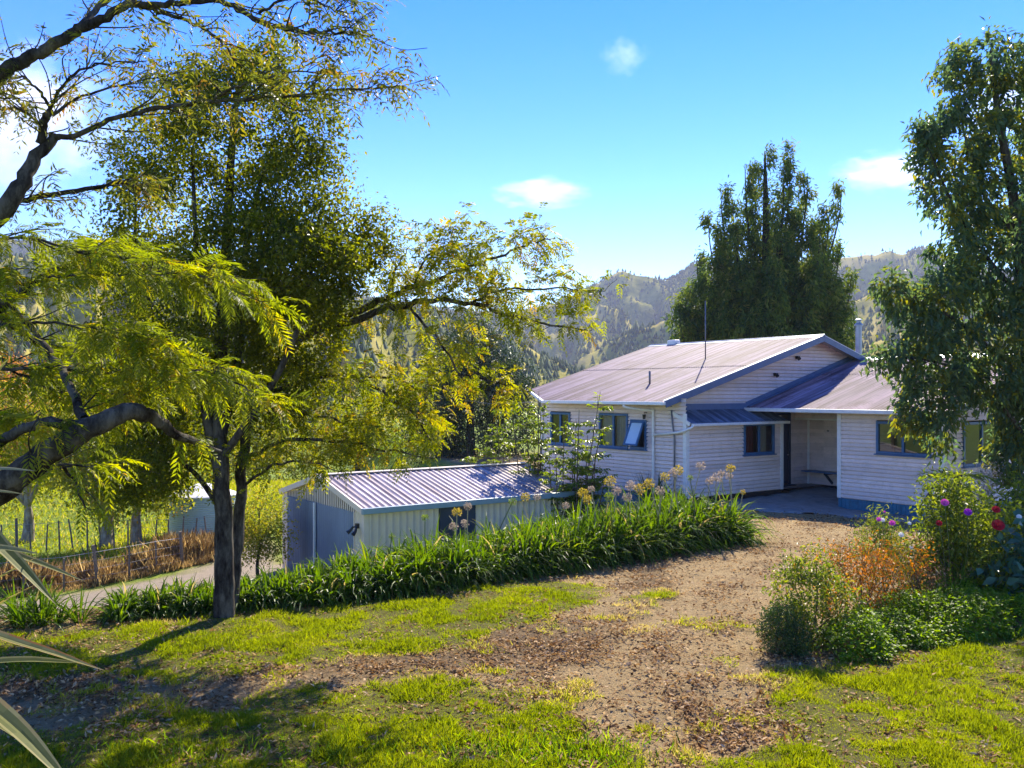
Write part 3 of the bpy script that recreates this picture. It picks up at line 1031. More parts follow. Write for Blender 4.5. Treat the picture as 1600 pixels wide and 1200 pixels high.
# ceilings under the eaves
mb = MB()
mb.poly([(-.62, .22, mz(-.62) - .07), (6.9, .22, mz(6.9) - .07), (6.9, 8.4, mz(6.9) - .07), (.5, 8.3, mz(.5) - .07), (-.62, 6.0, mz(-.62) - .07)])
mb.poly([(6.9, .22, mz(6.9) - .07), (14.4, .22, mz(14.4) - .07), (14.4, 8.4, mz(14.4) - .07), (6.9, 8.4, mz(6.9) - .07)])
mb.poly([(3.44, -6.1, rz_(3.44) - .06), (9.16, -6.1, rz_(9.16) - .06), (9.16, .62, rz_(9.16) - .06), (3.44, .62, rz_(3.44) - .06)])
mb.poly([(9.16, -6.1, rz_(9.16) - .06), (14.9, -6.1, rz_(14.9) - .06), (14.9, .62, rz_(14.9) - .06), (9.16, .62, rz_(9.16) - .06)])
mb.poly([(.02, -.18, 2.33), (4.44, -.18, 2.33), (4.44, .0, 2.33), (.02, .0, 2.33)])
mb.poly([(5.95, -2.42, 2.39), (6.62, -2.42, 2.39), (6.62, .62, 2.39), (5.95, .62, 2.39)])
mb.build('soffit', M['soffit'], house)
# rafter ends
for t in np.arange(0.45, 6.0, 0.62): MB().bar((-.60, t, mz(-.60) - .11), (0.0, t, mz(0) - .11), 0.045, 0.085, up=(0, 0, 1)).build('rafter', M['white'], house)
for t in np.arange(-5.9, 0.4, 0.62): MB().bar((3.46, t, rz_(3.46) - .10), (3.88, t, rz_(3.88) - .10), 0.045, 0.085, up=(0, 0, 1)).build('rafter', M['white'], house)
# barge boards and verge flashing
mb = MB()
for s0, s1 in ((-.66, 6.91), (6.91, 14.5)):
    mb.bar((s0, 0.19, mz(s0) - .085), (s1, 0.19, mz(s1) - .085), 0.03, 0.20, up=(0, 0, 1))
for s0, s1 in ((3.40, 9.17), (9.17, 14.95)):
    mb.bar((s0, -6.16, rz_(s0) - .085), (s1, -6.16, rz_(s1) - .085), 0.03, 0.18, up=(0, 0, 1))
mb.build('bargeboard', M['barge'], house)
MB().bar((-.02, -.17, lz(-.17) - .05), (-.02, .62, lz(.62) - .05), 0.03, 0.11, up=(0, 0, 1)).build('bargeboard', M['white'], house)
mb = MB()
mb.bar((-.68, 0.22, mz(-.66) + .022), (6.91, 0.22, mz(6.91) + .022), 0.10, 0.02, up=(0, 0, 1))
mb.bar((6.91, 0.22, mz(6.91) + .022), (14.5, 0.22, mz(14.5) + .022), 0.10, 0.02, up=(0, 0, 1))
mb.build('verge_flashing', M['white'], house)
mb = MB()
for sgn in (-1, 1):
    mb.bar((6.91 + sgn * .10, .17, mz(6.81) + .03), (6.91 + sgn * .10, 8.55, mz(6.81) + .03), 0.22, 0.012, up=(sgn * .289, 0, 1))
    mb.bar((9.17 + sgn * .10, -6.18, rz_(9.07) + .03), (9.17 + sgn * .10, .6, rz_(9.07) + .03), 0.22, 0.012, up=(sgn * .289, 0, 1))
mb.tube([(6.91, .16, mz(6.91) + .035), (6.91, 8.55, mz(6.91) + .035)], 0.03, 8)
mb.tube([(9.17, -6.18, rz_(9.17) + .035), (9.17, .6, rz_(9.17) + .035)], 0.03, 8)
mb.build('ridge_cap', M['lead'], house)
# flashing where roofs meet the gable front
mb = MB()
mb.bar((3.42, .56, rz_(3.42) + .03), (9.17, .56, rz_(9.17) + .03), 0.22, 0.014, up=(0, 0, 1))
mb.bar((3.42, .626, rz_(3.42) + .09), (9.17, .626, rz_(9.17) + .09), 0.014, 0.16, up=(0, 0, 1))
mb.box(0.0, 3.42, .600, .626, 2.70, 2.90)
mb.build('flashing', M['barge'], house)
# gutters and downpipes
mb = MB()
def gut(a, b, w=.11, h=.10):
    mb.bar(a, b, w, h, up=(0, 0, 1))
gut((-.73, .16, mz(-.68) - .055), (-.73, 6.0, mz(-.68) - .055))
gut((-.73, 6.0, mz(-.68) - .055), (.40, 8.12, mz(.36) - .055))
gut((3.34, -6.15, rz_(3.36) - .05), (3.34, .6, rz_(3.36) - .05), .13, .115)
gut((0.0, -.25, lz(-.22) - .045), (4.46, -.25, lz(-.22) - .045), .10, .085)
mb.build('gutter', M['white'], house, bevel=0.015)
mb = MB()
mb.tube(smooth_line([(-.73, 1.9, 2.90), (-.70, 1.85, 2.80), (-.30, 1.5, 2.72), (-.07, 1.32, 2.68), (-.07, 1.30, 2.5), (-.07, 1.30, 0.2)], 5), 0.042, 10)
mb.tube([(-.07, 1.30, 1.95), (-.10, .3, 2.05), (-.12, -.05, 2.12), (-.02, -.24, 2.22), (.04, -.25, 2.28)], 0.04, 10)
mb.build('downpipe', M['white'], house, smooth=True)
MB().tube([(-.05, .55, 2.72), (-.05, .50, 2.3), (-.055, .42, 1.9), (-.055, .42, 0.0)], 0.026, 8).build('conduit', M['pole'], house, smooth=True)
# aerial mast, vents, flue
MB().tube([(4.2, 3.07, mz(4.2) - .02), (4.2, 3.07, mz(4.2) + 2.06)], 0.022, 8).build('aerial_mast', M['pole'], house, smooth=True)
MB().tube([(1.2, 2.75, mz(1.2) - .02), (1.2, 2.75, mz(1.2) + .42)], 0.035, 10).build('vent_pipe', M['pole'], house, smooth=True)
mb = MB()
fx, fy = 10.15, 1.0
mb.tube([(fx, fy, 4.0), (fx, fy, 5.72)], 0.115, 18)
mb.tube([(fx, fy, 4.9), (fx, fy, 4.93)], 0.125, 18)
fl = mb.build('chimney_flue', M['lead'], house)
mb = MB()
mb.tube([(fx, fy, 5.70), (fx, fy, 5.74), (fx, fy, 5.80)], [.16, .16, .11], 18)
mb.tube([(fx, fy, 5.80), (fx, fy, 5.90)], 0.085, 14)
mb.tube([(fx, fy, 5.90), (fx, fy, 5.93), (fx, fy, 5.98)], [.14, .14, .04], 18)
mb.build('cowl', M['lead'], fl)
MB().box(6.85, 7.15, 7.1, 7.55, mz(6.91) - .05, mz(6.91) + .2).build('roof_ventilator', M['white'], house, bevel=0.03)
# little lamps and fittings on the walls
for (x, z) in ((4.85, 3.83), (6.0, 4.42)):
    MB().box(x - .05, x + .05, .52, .64, z - .04, z + .06).tube([(x, .56, z), (x, .50, z - .05)], [.05, .065], 10).build('gable_lamp', M['black'], house)
MB().tube([(-.02, 1.62, 2.62), (-.14, 1.62, 2.62), (-.14, 1.62, 2.56)], .014, 8).tube([(-.14, 1.62, 2.57), (-.14, 1.62, 2.42)], [.06, .04], 10).build('wall_lamp', M['black'], house)
for t in (-.2, -.75, -1.3, -1.85): MB().tube([(6.62, t, 1.95), (6.54, t, 1.95), (6.54, t, 2.0)], .016, 6).build('coat_hook', M['black'], house)

# bench in the porch nook
bn = empty('porch_bench', (0, 0, 0)); bn.location = house.location; bn.rotation_euler = house.rotation_euler
tag(bn, 'dark blue plank bench in the shaded porch nook beside the door', 'bench')
mb = MB()
for k in range(3): mb.box(6.14 + k * .16, 6.285 + k * .16, -2.36, .55, .56, .60)
mb.build('seat', M['blue'], bn)
for t in (-.35, -1.85):
    MB().bar((6.2, t, .545), (6.6, t, .20), 0.05, 0.07).bar((6.16, t, .53), (6.62, t, .53), .05, .05).build('bracket', M['navy'], bn)

# concrete apron
mb = MB()
pts = [(-0.2, -0.1), (4.6, -0.02), (6.6, 0.6), (6.6, -2.4), (3.88, -2.45), (3.86, -5.9), (2.7, -6.0), (2.5, -3.0), (0.6, -1.9), (-0.2, -1.2)]
W3 = [house.matrix_basis @ Vector((x, y, 0)) for x, y in pts]
P2 = [(p.x, p.y) for p in (Matrix.Rotation(HROT, 4, 'Z') @ Vector((x, y, 0)) + Vector((5.13, 26.4, 0)) for x, y in pts)]
xs = np.linspace(4, 14, 70); ys = np.linspace(21, 33, 80)
AX, AY = np.meshgrid(xs, ys)
sdv = sdf(AX, AY, P2)
AZ = gz(AX, AY) + np.where(sdv > -0.12, 0.045, -0.1)
i = (np.arange(79)[:, None] * 70 + np.arange(69)[None, :]).reshape(-1)
F = np.stack([i, i + 1, i + 71, i + 70], -1)
kp = (sdv.reshape(-1)[F] > -0.25).all(1)
ap = mesh_np('patio', np.stack([AX, AY, AZ], -1).reshape(-1, 3), [F[kp]], M['concrete'], smooth=True)
tag(ap, kind='structure')

# a dark pole leaning by the corner of the right wing
tag(MB().tube([at(1432, 800, 23.2), at(1476, 733, 23.6)], 0.022, 8).build('garden_pole', M['black'], smooth=True), 'thin dark pole leaning against the pale wall near the house corner', 'pole')

# ------------------------------------------------------------------ garage (local x along the long side, y along the door front)
gar = empty('steel_garage', (-3.69, 22.44, -1.9), HROT)
tag(gar, 'low cream steel garage with ribbed grey roof and blue sliding doors', 'garage')
GL, GW, GE, GR = 6.78, 5.36, 2.2, 2.84


def ribbed(name, plane, c, h0, h1, z0, ztop, mat, parent, pitch=0.2, depth=0.036, flip=1):
    prof = []
    u = h0
    while u < h1 - 1e-6:
        for du, o in ((0, 0), (.55, 0), (.65, 1), (.9, 1)):
            if u + du * pitch <= h1: prof.append((u + du * pitch, o * depth))
        u += pitch
    prof.append((h1, 0))
    V, F = [], []
    f = ztop if callable(ztop) else (lambda h: ztop)
    for h, o in prof:
        for z in (z0, f(h)):
            V.append((c - o * flip, h, z) if plane == 'S' else (h, c - o * flip, z))
    for i in range(len(prof) - 1): F.append((2 * i, 2 * i + 2, 2 * i + 3, 2 * i + 1))
    return mesh_np(name, np.array(V), [np.array(F)], mat, parent)


gable = lambda y: GE + (GR - GE) * (1 - abs(y - GW / 2) / (GW / 2)) - 0.02
ribbed('wall', 'T', 0, 0, 2.15, -.3, GE, M['cream'], gar)
ribbed('wall', 'T', 0, 3.32, GL, -.3, GE, M['cream'], gar)
ribbed('wall', 'T', GW, 0, GL, -.3, GE, M['cream'], gar, flip=-1)
ribbed('wall', 'S', GL, 0, GW, -.3, gable, M['cream'], gar, flip=-1)
ribbed('wall', 'S', 0, 0.0, 0.5, -.3, gable, M['cream'], gar, pitch=.12)
# sheet above the doors
mb = MB()
ys_ = np.arange(0.5, 5.2, 0.06)
for a, b in zip(ys_[:-1], ys_[1:]):
    o = 0.018 if int(round(a / .06)) % 2 else 0.0
    mb.poly([(-o, a, 2.08), (-o, b, 2.08), (-o, b, gable(b)), (-o, a, gable(a))])
mb.build('wall', M['cream'], gar)
MB().box(-.05, .05, 5.02, 5.40, -.3, 2.22).build('corner_trim', M['cream'], gar)
MB().box(-.04, .012, -.04, .10, -.3, GE).box(.0125, .10, -.04, .0, -.3, GE).build('corner_trim', M['cream'], gar)
MB().box(-.05, .03, .49, .54, -.3, 2.1).build('door_jamb', M['cream'], gar)
MB().box(GL - .1, GL + .04, -.045, .0, -.3, GE).build('corner_trim', M['cream'], gar)
for y0, y1, o in ((0.55, 2.98, .02), (2.96, 5.02, .055)):
    n = int((y1 - y0) / .076 * 8)
    us = np.linspace(y0, y1, n)
    V = [(-o - .022 * math.cos(2 * math.pi * u / .13), u, z) for u in us for z in (-.02, 2.1)]
    F = np.stack([np.arange(n - 1) * 2, np.arange(n - 1) * 2 + 2, np.arange(n - 1) * 2 + 3, np.arange(n - 1) * 2 + 1], -1)
    d = mesh_np('sliding_door', np.array(V), [F], M['zinc'], gar, smooth=True)
MB().box(-.10, -.05, 2.93, 3.0, -.02, 2.1).build('door_stile', M['white'], gar)
mb = MB(); mb.box(2.17, 3.30, -.02, .02, -.1, 2.12); sd_ = mb.build('side_door', M['navy'], gar)
MB().tube([(3.2, -.02, 1.0), (3.2, -.08, 1.0), (3.1, -.08, 1.0)], .012, 6).build('handle', M['lead'], sd_)
gsl = (GR - GE) / (GW / 2)
groof = lambda y: GE + .03 + gsl * min(y, GW - y)


def ribroof(y0, y1):
    prof = []
    u = -.12
    while u < GL + .1:
        for du, o in ((0, 0), (.60, 0), (.70, .026), (.88, .026)):
            prof.append((u + du * .19, o))
        u += .19
    prof.append((GL + .13, 0))
    V = [(x, y, groof(y) + o) for x, o in prof for y in (y0, y1)]
    n = len(prof)
    F = np.stack([np.arange(n - 1) * 2, np.arange(n - 1) * 2 + 2, np.arange(n - 1) * 2 + 3, np.arange(n - 1) * 2 + 1], -1)
    mesh_np('roof', np.array(V), [F], M['roof_garage'], gar)


ribroof(-.10, GW / 2); ribroof(GW / 2, GW + .10)
MB().bar((-.14, -.15, GE - .01), (GL + .14, -.15, GE - .01), .12, .15).build('gutter', M['teal'], gar, bevel=.012)
mb = MB()
for y0, y1 in ((-.12, GW / 2), (GW / 2, GW + .12)):
    mb.bar((-.10, y0, groof(y0) - .03), (-.10, y1, groof(y1) - .03), .06, .15)
mb.build('bargeboard', M['cream'], gar)
mb = MB()
for y0, y1 in ((-.12, GW / 2), (GW / 2, GW + .12)):
    mb.bar((GL + .12, y0, groof(y0) - .01), (GL + .12, y1, groof(y1) - .01), .06, .13)
mb.build('bargeboard', M['cream'], gar)
MB().bar((-.14, GW / 2, GR + .055), (GL + .14, GW / 2, GR + .055), .26, .03).build('ridge_cap', M['cream'], gar, bevel=.01)
mb = MB(); mb.box(-.10, -.02, .22, .34, 1.72, 1.84)
fl = mb.build('floodlight', M['black'], gar)
for dy in (-.12, .12):
    MB().tube([(-.10, .28, 1.78), (-.14, .28 + dy * .6, 1.74)], .02, 8).tube([(-.13, .28 + dy * .8, 1.76), (-.19, .28 + dy * 1.15, 1.66), (-.26, .28 + dy * 1.4, 1.60)], [.025, .038, .055], 12).build('lamp', M['black'], fl)
MB().box(.02, GL - .02, .02, GW - .02, -.3, -.02).build('floor_slab', M['concrete'], gar)

# ------------------------------------------------------------------ water tank
tk = empty('water_tank', (*at(318, 800, 33)[:2], 0)); tk.location.z = -2.35
tag(tk, 'round pale green corrugated water tank beside the driveway fence', 'tank')
V, F = [], []
zz = np.arange(0, 1.84, 0.0125)
n = 56
for z in zz:
    r = 1.18 + 0.010 * math.cos(2 * math.pi * z / 0.076)
    for k in range(n):
        a = 2 * math.pi * k / n
        V.append((r * math.cos(a), r * math.sin(a), z))
i = np.arange(len(zz) - 1)[:, None] * n; j = np.arange(n)[None, :]
F = np.stack([i + j, i + (j + 1) % n, i + n + (j + 1) % n, i + n + j], -1).reshape(-1, 4)
mesh_np('tank_wall', np.array(V), [F], M['tankm'], tk, smooth=True)
MB().tube([(0, 0, 1.82), (0, 0, 1.86), (0, 0, 2.22), (0, 0, 2.26)], [1.24, 1.24, .28, .05], 40).build('tank_roof', M['white'], tk)

# ------------------------------------------------------------------ driveway fences
def fence(name, pts, h, nw, step, label, lean=0.06, big=5, r=0.035):
    f = empty(name, (0, 0, 0)); tag(f, label, 'fence')
    P = smooth_line([(x, y, 0) for x, y in pts], 12)
    d = np.r_[0, np.cumsum(np.linalg.norm(np.diff(P, axis=0), axis=1))]
    tops = []
    for k, u in enumerate(np.arange(0, d[-1], step)):
        x, y = np.interp(u, d, P[:, 0]), np.interp(u, d, P[:, 1])
        z = on(x, y)
        bigp = k % big == 0
        rr, hh_ = (r * 1.7, h * 1.12) if bigp else (r, h * rng.uniform(.9, 1.03))
        lx, ly = rng.normal(0, lean, 2)
        MB().tube([(x, y, z - .3), (x + lx * .5, y + ly * .5, z + hh_ * .5), (x + lx, y + ly, z + hh_)], [rr, rr * .95, rr * .85], 7).build('post', M['post'], f)
        tops.append((x, y, z))
    mb = MB()
    for w_ in range(nw):
        q = h * (0.25 + 0.68 * w_ / max(1, nw - 1))
        mb.tube([(x, y - .03, z + q) for x, y, z in tops], 0.003 if w_ < nw - 1 else .006, 5, caps=False)
    mb.build('wires', M['wire'], f)
    return f


fence('wire_fence', [(-21, 18.7), (-14.5, 21.9), (-12.2, 23.2), (-10.9, 24.9), (-10.0, 26.6), (-9.4, 27.6)], 1.0, 4, .95, 'wire fence in dry brown grass along the gravel driveway', big=3, r=.03)
fence('post_fence', [(-19.5, 27.5), (-15.5, 29.3), (-13.0, 29.9), (-11.3, 30.6), (-9.9, 30.9), (-9.0, 31.2)], 1.05, 4, 0.42, 'close-set post and wire fence at the edge of the bright green meadow', big=9, r=.028)


# ------------------------------------------------------------------ plant builders
class Leaves:
    def __init__(s):
        s.V, s.R, s.F3 = [], [], []

    def kites(s, P, D, Nn, L, W, rnd, fold=0.18, sag=0.12, wide=0.42):
        """one folded kite-shaped leaf per row"""
        D = unit(D)
        S = unit(np.cross(D, Nn))
        U = np.cross(S, D)
        L, W = L[:, None], W[:, None]
        a = P
        b = P + D * L * wide + S * W * .5 + U * W * fold
        c = P + D * L - U * L * sag
        d = P + D * L * wide - S * W * .5 + U * W * fold
        s.V.append(np.stack([a, b, c, d], 1).reshape(-1, 3))
        s.R.append(np.repeat(rnd, 4))

    def n(s):
        return sum(len(v) for v in s.V) // 4

    def build(s, name, mat, parent):
        V = np.concatenate(s.V); R_ = np.concatenate(s.R)
        q = np.arange(len(V) // 4)[:, None] * 4
        F = np.concatenate([q + np.array([0, 1, 2]), q + np.array([0, 2, 3])])
        return mesh_np(name, V, [F], mat, parent, attrs={'rnd': R_})


def rdir(n):
    return unit(rng.normal(size=(n, 3)))


def fronds(Lv, P, D, L, m=9, spread=0.9, droop=0.5, pw=0.17, rnd=None, plen=0.36, keep=1.0):
    """feathery twice-cut fronds: a curving midrib with narrow pinnae in pairs"""
    n = len(P)
    D = unit(D)
    up = np.array([0, 0, 1.0]) + 0.35 * rng.normal(size=(n, 3))
    S = unit(np.cross(D, up))
    U = unit(np.cross(S, D))
    rnd = rng.random(n) if rnd is None else rnd
    u = np.linspace(0.14, 1.0, m)
    for k, uu in enumerate(u):
        q = P + D * (L * uu)[:, None] + np.array([0, 0, -1.0]) * (L * droop * uu ** 2)[:, None]
        prof = plen * (0.55 + 0.45 * math.sin(math.pi * min(1, uu * 0.9 + 0.08)))
        for sg in (-1, 1):
            sel = rng.random(n) < keep
            if not sel.any(): continue
            dd = D * 0.62 + S * (sg * spread) + np.array([0, 0, -1.0]) * (0.25 + droop * uu * .6) + 0.16 * rng.normal(size=(n, 3))
            Lv.kites(q[sel], dd[sel], U[sel] + .25 * rng.normal(size=(sel.sum(), 3)), (L * prof)[sel] * rng.uniform(.8, 1.1, sel.sum()), (L * prof * pw)[sel],
                     np.clip(rnd[sel] + .10 * rng.normal(size=sel.sum()), 0, 1), fold=.05, sag=.10, wide=.5)
    # midrib
    e = P + D * L[:, None] + np.array([0, 0, -1.0]) * (L * droop)[:, None]
    Lv.kites(P, e - P, U, np.linalg.norm(e - P, axis=1), L * 0.012, np.clip(rnd * .5, 0, 1), fold=0, sag=0)


def limb(cols, r0, r1, k=5, wob=0.0):
    P = smooth_line(cols, k)
    if wob:
        P[1:-1] += wob * rng.normal(size=(len(P) - 2, 3))
    r = np.linspace(1, 0, len(P)) ** 0.8 * (r0 - r1) + r1
    return P, r


class Skel:
    """branches that reach from the nearest wood out to each clump of leaves"""
    def __init__(s):
        s.polys, s.pts, s.rad = [], [], []

    def add(s, P, r):
        s.polys.append((P, r)); s.pts.append(P); s.rad.append(r)

    def reach(s, C, rmin=0.004, rk=0.018, bend=0.18, bias=None):
        A = np.concatenate(s.pts); Rr = np.concatenate(s.rad)
        order = np.argsort(np.min(((C[:, None, :] - A[None, ::3, :]) ** 2).sum(-1), axis=1))
        ends = []
        for k in order:
            c = C[k]
            d = np.linalg.norm(A - c, axis=1)
            j = np.argmin(d + (0.0 if bias is None else bias * np.maximum(0, A[:, 2] - c[2] + 0.1)))
            a = A[j]
            Ld = d[j]
            mid = (a + c) / 2 + bend * Ld * rng.normal(size=3) * .5 + np.array([0, 0, bend * Ld * .5])
            n = max(4, int(Ld / .15))
            t = np.linspace(0, 1, n)[:, None]
            P = (1 - t) ** 2 * a + 2 * t * (1 - t) * mid + t ** 2 * c
            r0 = min(Rr[j] * .7, rmin + rk * Ld)
            r = np.linspace(r0, rmin, n)
            s.polys.append((P, r))
            A = np.vstack([A, P[1:]]); Rr = np.r_[Rr, r[1:]]
            ends.append((k, c - a))
        s.pts, s.rad = [A], [Rr]
        out = np.zeros_like(C)
        for k, v in ends: out[k] = v
        return unit(out)

    def build(s, name, mat, parent, n=6):
        V, F = tubes(s.polys, n)
        return mesh_np(name, V, [F], mat, parent, smooth=True)


def in_blob(c, r, n, shell=0.35):
    """points in an ellipsoid, thicker towards its skin"""
    d = rdir(n)
    q = rng.random(n) ** (1 / 3.0)
    q = shell + (1 - shell) * q
    return np.asarray(c)[None, :] + d * q[:, None] * np.asarray(r)[None, :]


def leaf_cloud(Lv, C, out, per, spread, L, W, droop=0.3, rbias=None, wide=.42, flat=1.0, sag=.15):
    n = len(C)
    P = np.repeat(C, per, 0) + rng.normal(size=(n * per, 3)) * np.asarray(spread) * np.array([1, 1, flat])
    D = np.repeat(out, per, 0) * .7 + rdir(n * per) * .9 + np.array([0, 0, -droop])
    Nn = rdir(n * per) * .8 + np.array([0, 0, .8])
    rb = np.repeat(rng.random(n) if rbias is None else rbias, per)
    rr = np.clip(rb * .6 + rng.random(n * per) * .4, 0, 1)
    Lv.kites(P, D, Nn, L * rng.uniform(.6, 1.2, n * per), W * rng.uniform(.7, 1.15, n * per), rr, wide=wide, sag=sag)


# foliage colours
M['wattle_near'] = leaf_mat('bright_feathery_leaf', [(0, (0.070, 0.100, 0.014)), (.5, (0.155, 0.195, 0.018)), (.85, (0.24, 0.25, 0.022)), (1, (0.32, 0.22, 0.03))], .58, .5, 2.2, .486, .2)
M['wattle_high'] = leaf_mat('thin_olive_leaf', [(0, (0.045, 0.065, 0.014)), (.45, (0.095, 0.115, 0.016)), (.78, (0.19, 0.18, 0.02)), (1, (0.22, 0.13, 0.03))], .5, .5, 2.0, .485, .2)
M['wattle_far'] = leaf_mat('yellowing_leaf', [(0, (0.070, 0.100, 0.010)), (.45, (0.15, 0.180, 0.011)), (.85, (0.26, 0.245, 0.014)), (1, (0.27, 0.17, 0.02))], .56, .5, 2.2, .487, .2)
M['evergreen'] = leaf_mat('small_dark_leaf', [(0, (0.040, 0.058, 0.008)), (.5, (0.095, 0.120, 0.011)), (.85, (0.18, 0.19, 0.015)), (1, (0.23, 0.22, 0.02))], .55, .45, 2.1, .488, .25)
M['rightleaf'] = leaf_mat('blue_green_leaf', [(0, (0.034, 0.076, 0.044)), (.5, (0.070, 0.125, 0.040)), (.75, (0.115, 0.145, 0.018)), (1, (0.24, 0.22, 0.016))], .48, .4, 2.2, .478, .35)
M['conifer'] = leaf_mat('conifer_spray', [(0, (0.022, 0.052, 0.016)), (.4, (0.060, 0.105, 0.022)), (.75, (0.14, 0.18, 0.030)), (1, (0.24, 0.22, 0.06))], .38, .7, 2.2, .488, .12)
M['dark_tree'] = leaf_mat('deep_green_leaf', [(0, (0.012, 0.028, 0.010)), (.6, (0.030, 0.055, 0.016)), (1, (0.075, 0.10, 0.02))], .25, .5, 1.6, .49, .4)
M['lime'] = leaf_mat('lime_leaf', [(0, (0.085, 0.14, 0.015)), (.5, (0.16, 0.225, 0.02)), (1, (0.27, 0.30, 0.03))], .5, .4, 1.8, .49)
M['orchard'] = leaf_mat('autumn_lime_leaf', [(0, (0.075, 0.115, 0.013)), (.5, (0.16, 0.19, 0.018)), (.85, (0.27, 0.25, 0.03)), (1, (0.40, 0.22, 0.04))], .55, .5, 2.3, .475)
M['autumn'] = leaf_mat('orange_leaf', [(0, (0.16, 0.10, 0.02)), (.5, (0.42, 0.16, 0.045)), (1, (0.52, 0.28, 0.10))], .5, .5, 1.5, .5)
M['maple'] = leaf_mat('rust_maple_leaf', [(0, (0.05, 0.060, 0.010)), (.32, (0.15, 0.12, 0.014)), (.55, (0.32, 0.12, 0.018)), (.9, (0.52, 0.17, 0.02)), (1, (0.34, 0.20, 0.035))], .45, .5, 1.5, .5)
M['photinia'] = leaf_mat('green_and_coral_leaf', [(0, (0.035, 0.065, 0.010)), (.45, (0.10, 0.15, 0.014)), (.76, (0.22, 0.25, 0.02)), (.9, (0.36, 0.20, 0.04)), (1, (0.44, 0.12, 0.04))], .48, .4, 1.9, .49, .35)
M['strap'] = leaf_mat('strap_leaf', [(0, (0.022, 0.046, 0.007)), (.5, (0.055, 0.112, 0.009)), (.9, (0.10, 0.165, 0.012)), (.97, (0.15, 0.19, 0.02)), (1, (0.28, 0.24, 0.08))], .46, .45, 2.3, .483, .2)
M['grass'] = leaf_mat('lawn_blade', [(0, (0.14, 0.19, 0.010)), (.6, (0.24, 0.29, 0.013)), (.88, (0.33, 0.34, 0.022)), (1, (0.46, 0.38, 0.13))], .5, .5, 1.7, .49, .2)
M['drygrass'] = leaf_mat('straw_blade', [(0, (0.22, 0.14, 0.06)), (.5, (0.44, 0.30, 0.13)), (1, (0.62, 0.47, 0.22))], .45, .7, 1.3, .5, .2)
M['litter'] = leaf_mat('dead_leaf', [(0, (0.055, 0.026, 0.010)), (.40, (0.19, 0.095, 0.034)), (.75, (0.40, 0.24, 0.10)), (1, (0.62, 0.45, 0.25))], .25, .8, 1.4, .5, .08)
M['nettle'] = leaf_mat('fresh_weed_leaf', [(0, (0.055, 0.115, 0.010)), (.6, (0.14, 0.235, 0.014)), (1, (0.24, 0.31, 0.025))], .5, .5, 2.0, .485, .2)
M['garden'] = leaf_mat('garden_leaf', [(0, (0.045, 0.075, 0.012)), (.5, (0.12, 0.17, 0.018)), (.9, (0.23, 0.26, 0.03)), (1, (0.28, 0.22, 0.06))], .48, .5, 1.9, .487, .25)
M['cypress'] = leaf_mat('dwarf_cypress', [(0, (0.022, 0.050, 0.012)), (.6, (0.050, 0.095, 0.018)), (1, (0.10, 0.14, 0.03))], .2, .6, 1.5, .5)
M['bigleaf'] = leaf_mat('broad_blue_green_leaf', [(0, (0.035, 0.095, 0.065)), (1, (0.075, 0.16, 0.085))], .3, .4, 1.6, .48)
M['seedgold'] = leaf_mat('gold_umbel', [(0, (0.26, 0.20, 0.03)), (.6, (0.46, 0.37, 0.05)), (1, (0.52, 0.36, 0.10))], .4, .6, 1.4, .5)
M['seedpale'] = leaf_mat('dry_umbel', [(0, (0.30, 0.23, 0.17)), (1, (0.58, 0.48, 0.38))], .3, .7, 1.3, .5)
M['seedgreen'] = leaf_mat('green_umbel', [(0, (0.12, 0.19, 0.02)), (1, (0.25, 0.30, 0.04))], .4, .6, 1.5, .5)
for nm, a, b in (('pink', (.55, .06, .34), (.75, .16, .52)), ('magenta', (.36, .02, .42), (.55, .06, .55)), ('red', (.42, .006, .012), (.62, .02, .03)), ('white', (.75, .72, .66), (.85, .83, .8)), ('coral', (.55, .12, .07), (.7, .2, .1))):
    M['fl_' + nm] = leaf_mat(nm + '_petal', [(0, a), (1, b)], .3, .5, 1.3, .5)
M['flaxleaf'] = leaf_mat('variegated_strap', [(0, (0.075, 0.095, 0.025)), (.4, (0.17, 0.18, 0.055)), (.75, (0.36, 0.32, 0.13)), (1, (0.42, 0.19, 0.05))], .4, .45, 1.5, .49, .25)


def ribbon(Lv, P0, D0, L, W, droop, rnd, seg=6, fold=.25, n0=None, taper=1.0):
    """arching strap leaves, one per row, as V-folded ribbons (stored as kites end to end)"""
    n = len(P0)
    D = unit(D0)
    P = P0.copy()
    S = unit(np.cross(D, np.array([0, 0, 1.0]) + .2 * rng.normal(size=(n, 3))) + 1e-6)
    step = L / seg
    pl = pr = None
    for k in range(seg + 1):
        t = k / seg
        w = W * np.clip(min(1, .55 + t * 1.6) * (1 - t ** 2.6 * taper), .03, 1)
        U = np.cross(S, D)
        a = P - S * (w * .5)[:, None] + U * (w * fold)[:, None]
        b = P + S * (w * .5)[:, None] + U * (w * fold)[:, None]
        if pl is not None:
            Lv.V.append(np.stack([pm, pr, b, P], 1).reshape(-1, 3)); Lv.R.append(np.repeat(rnd, 4))
            Lv.V.append(np.stack([pm, P, a, pl], 1).reshape(-1, 3)); Lv.R.append(np.repeat(rnd, 4))
        pl, pr, pm = a, b, P.copy()
        D = unit(D + np.array([0, 0, -1.0]) * (droop / seg * (0.4 + 1.5 * t))[:, None])
        P = P + D * step[:, None]


# ------------------------------------------------------------------ hedge of agapanthus on top of the bank
HB = np.array([0, 15.2, 0.0])
hedge = empty('agapanthus_hedge', HB)
tag(hedge, 'long thick hedge of arching strap leaves between the lawn and the garage', 'hedge')


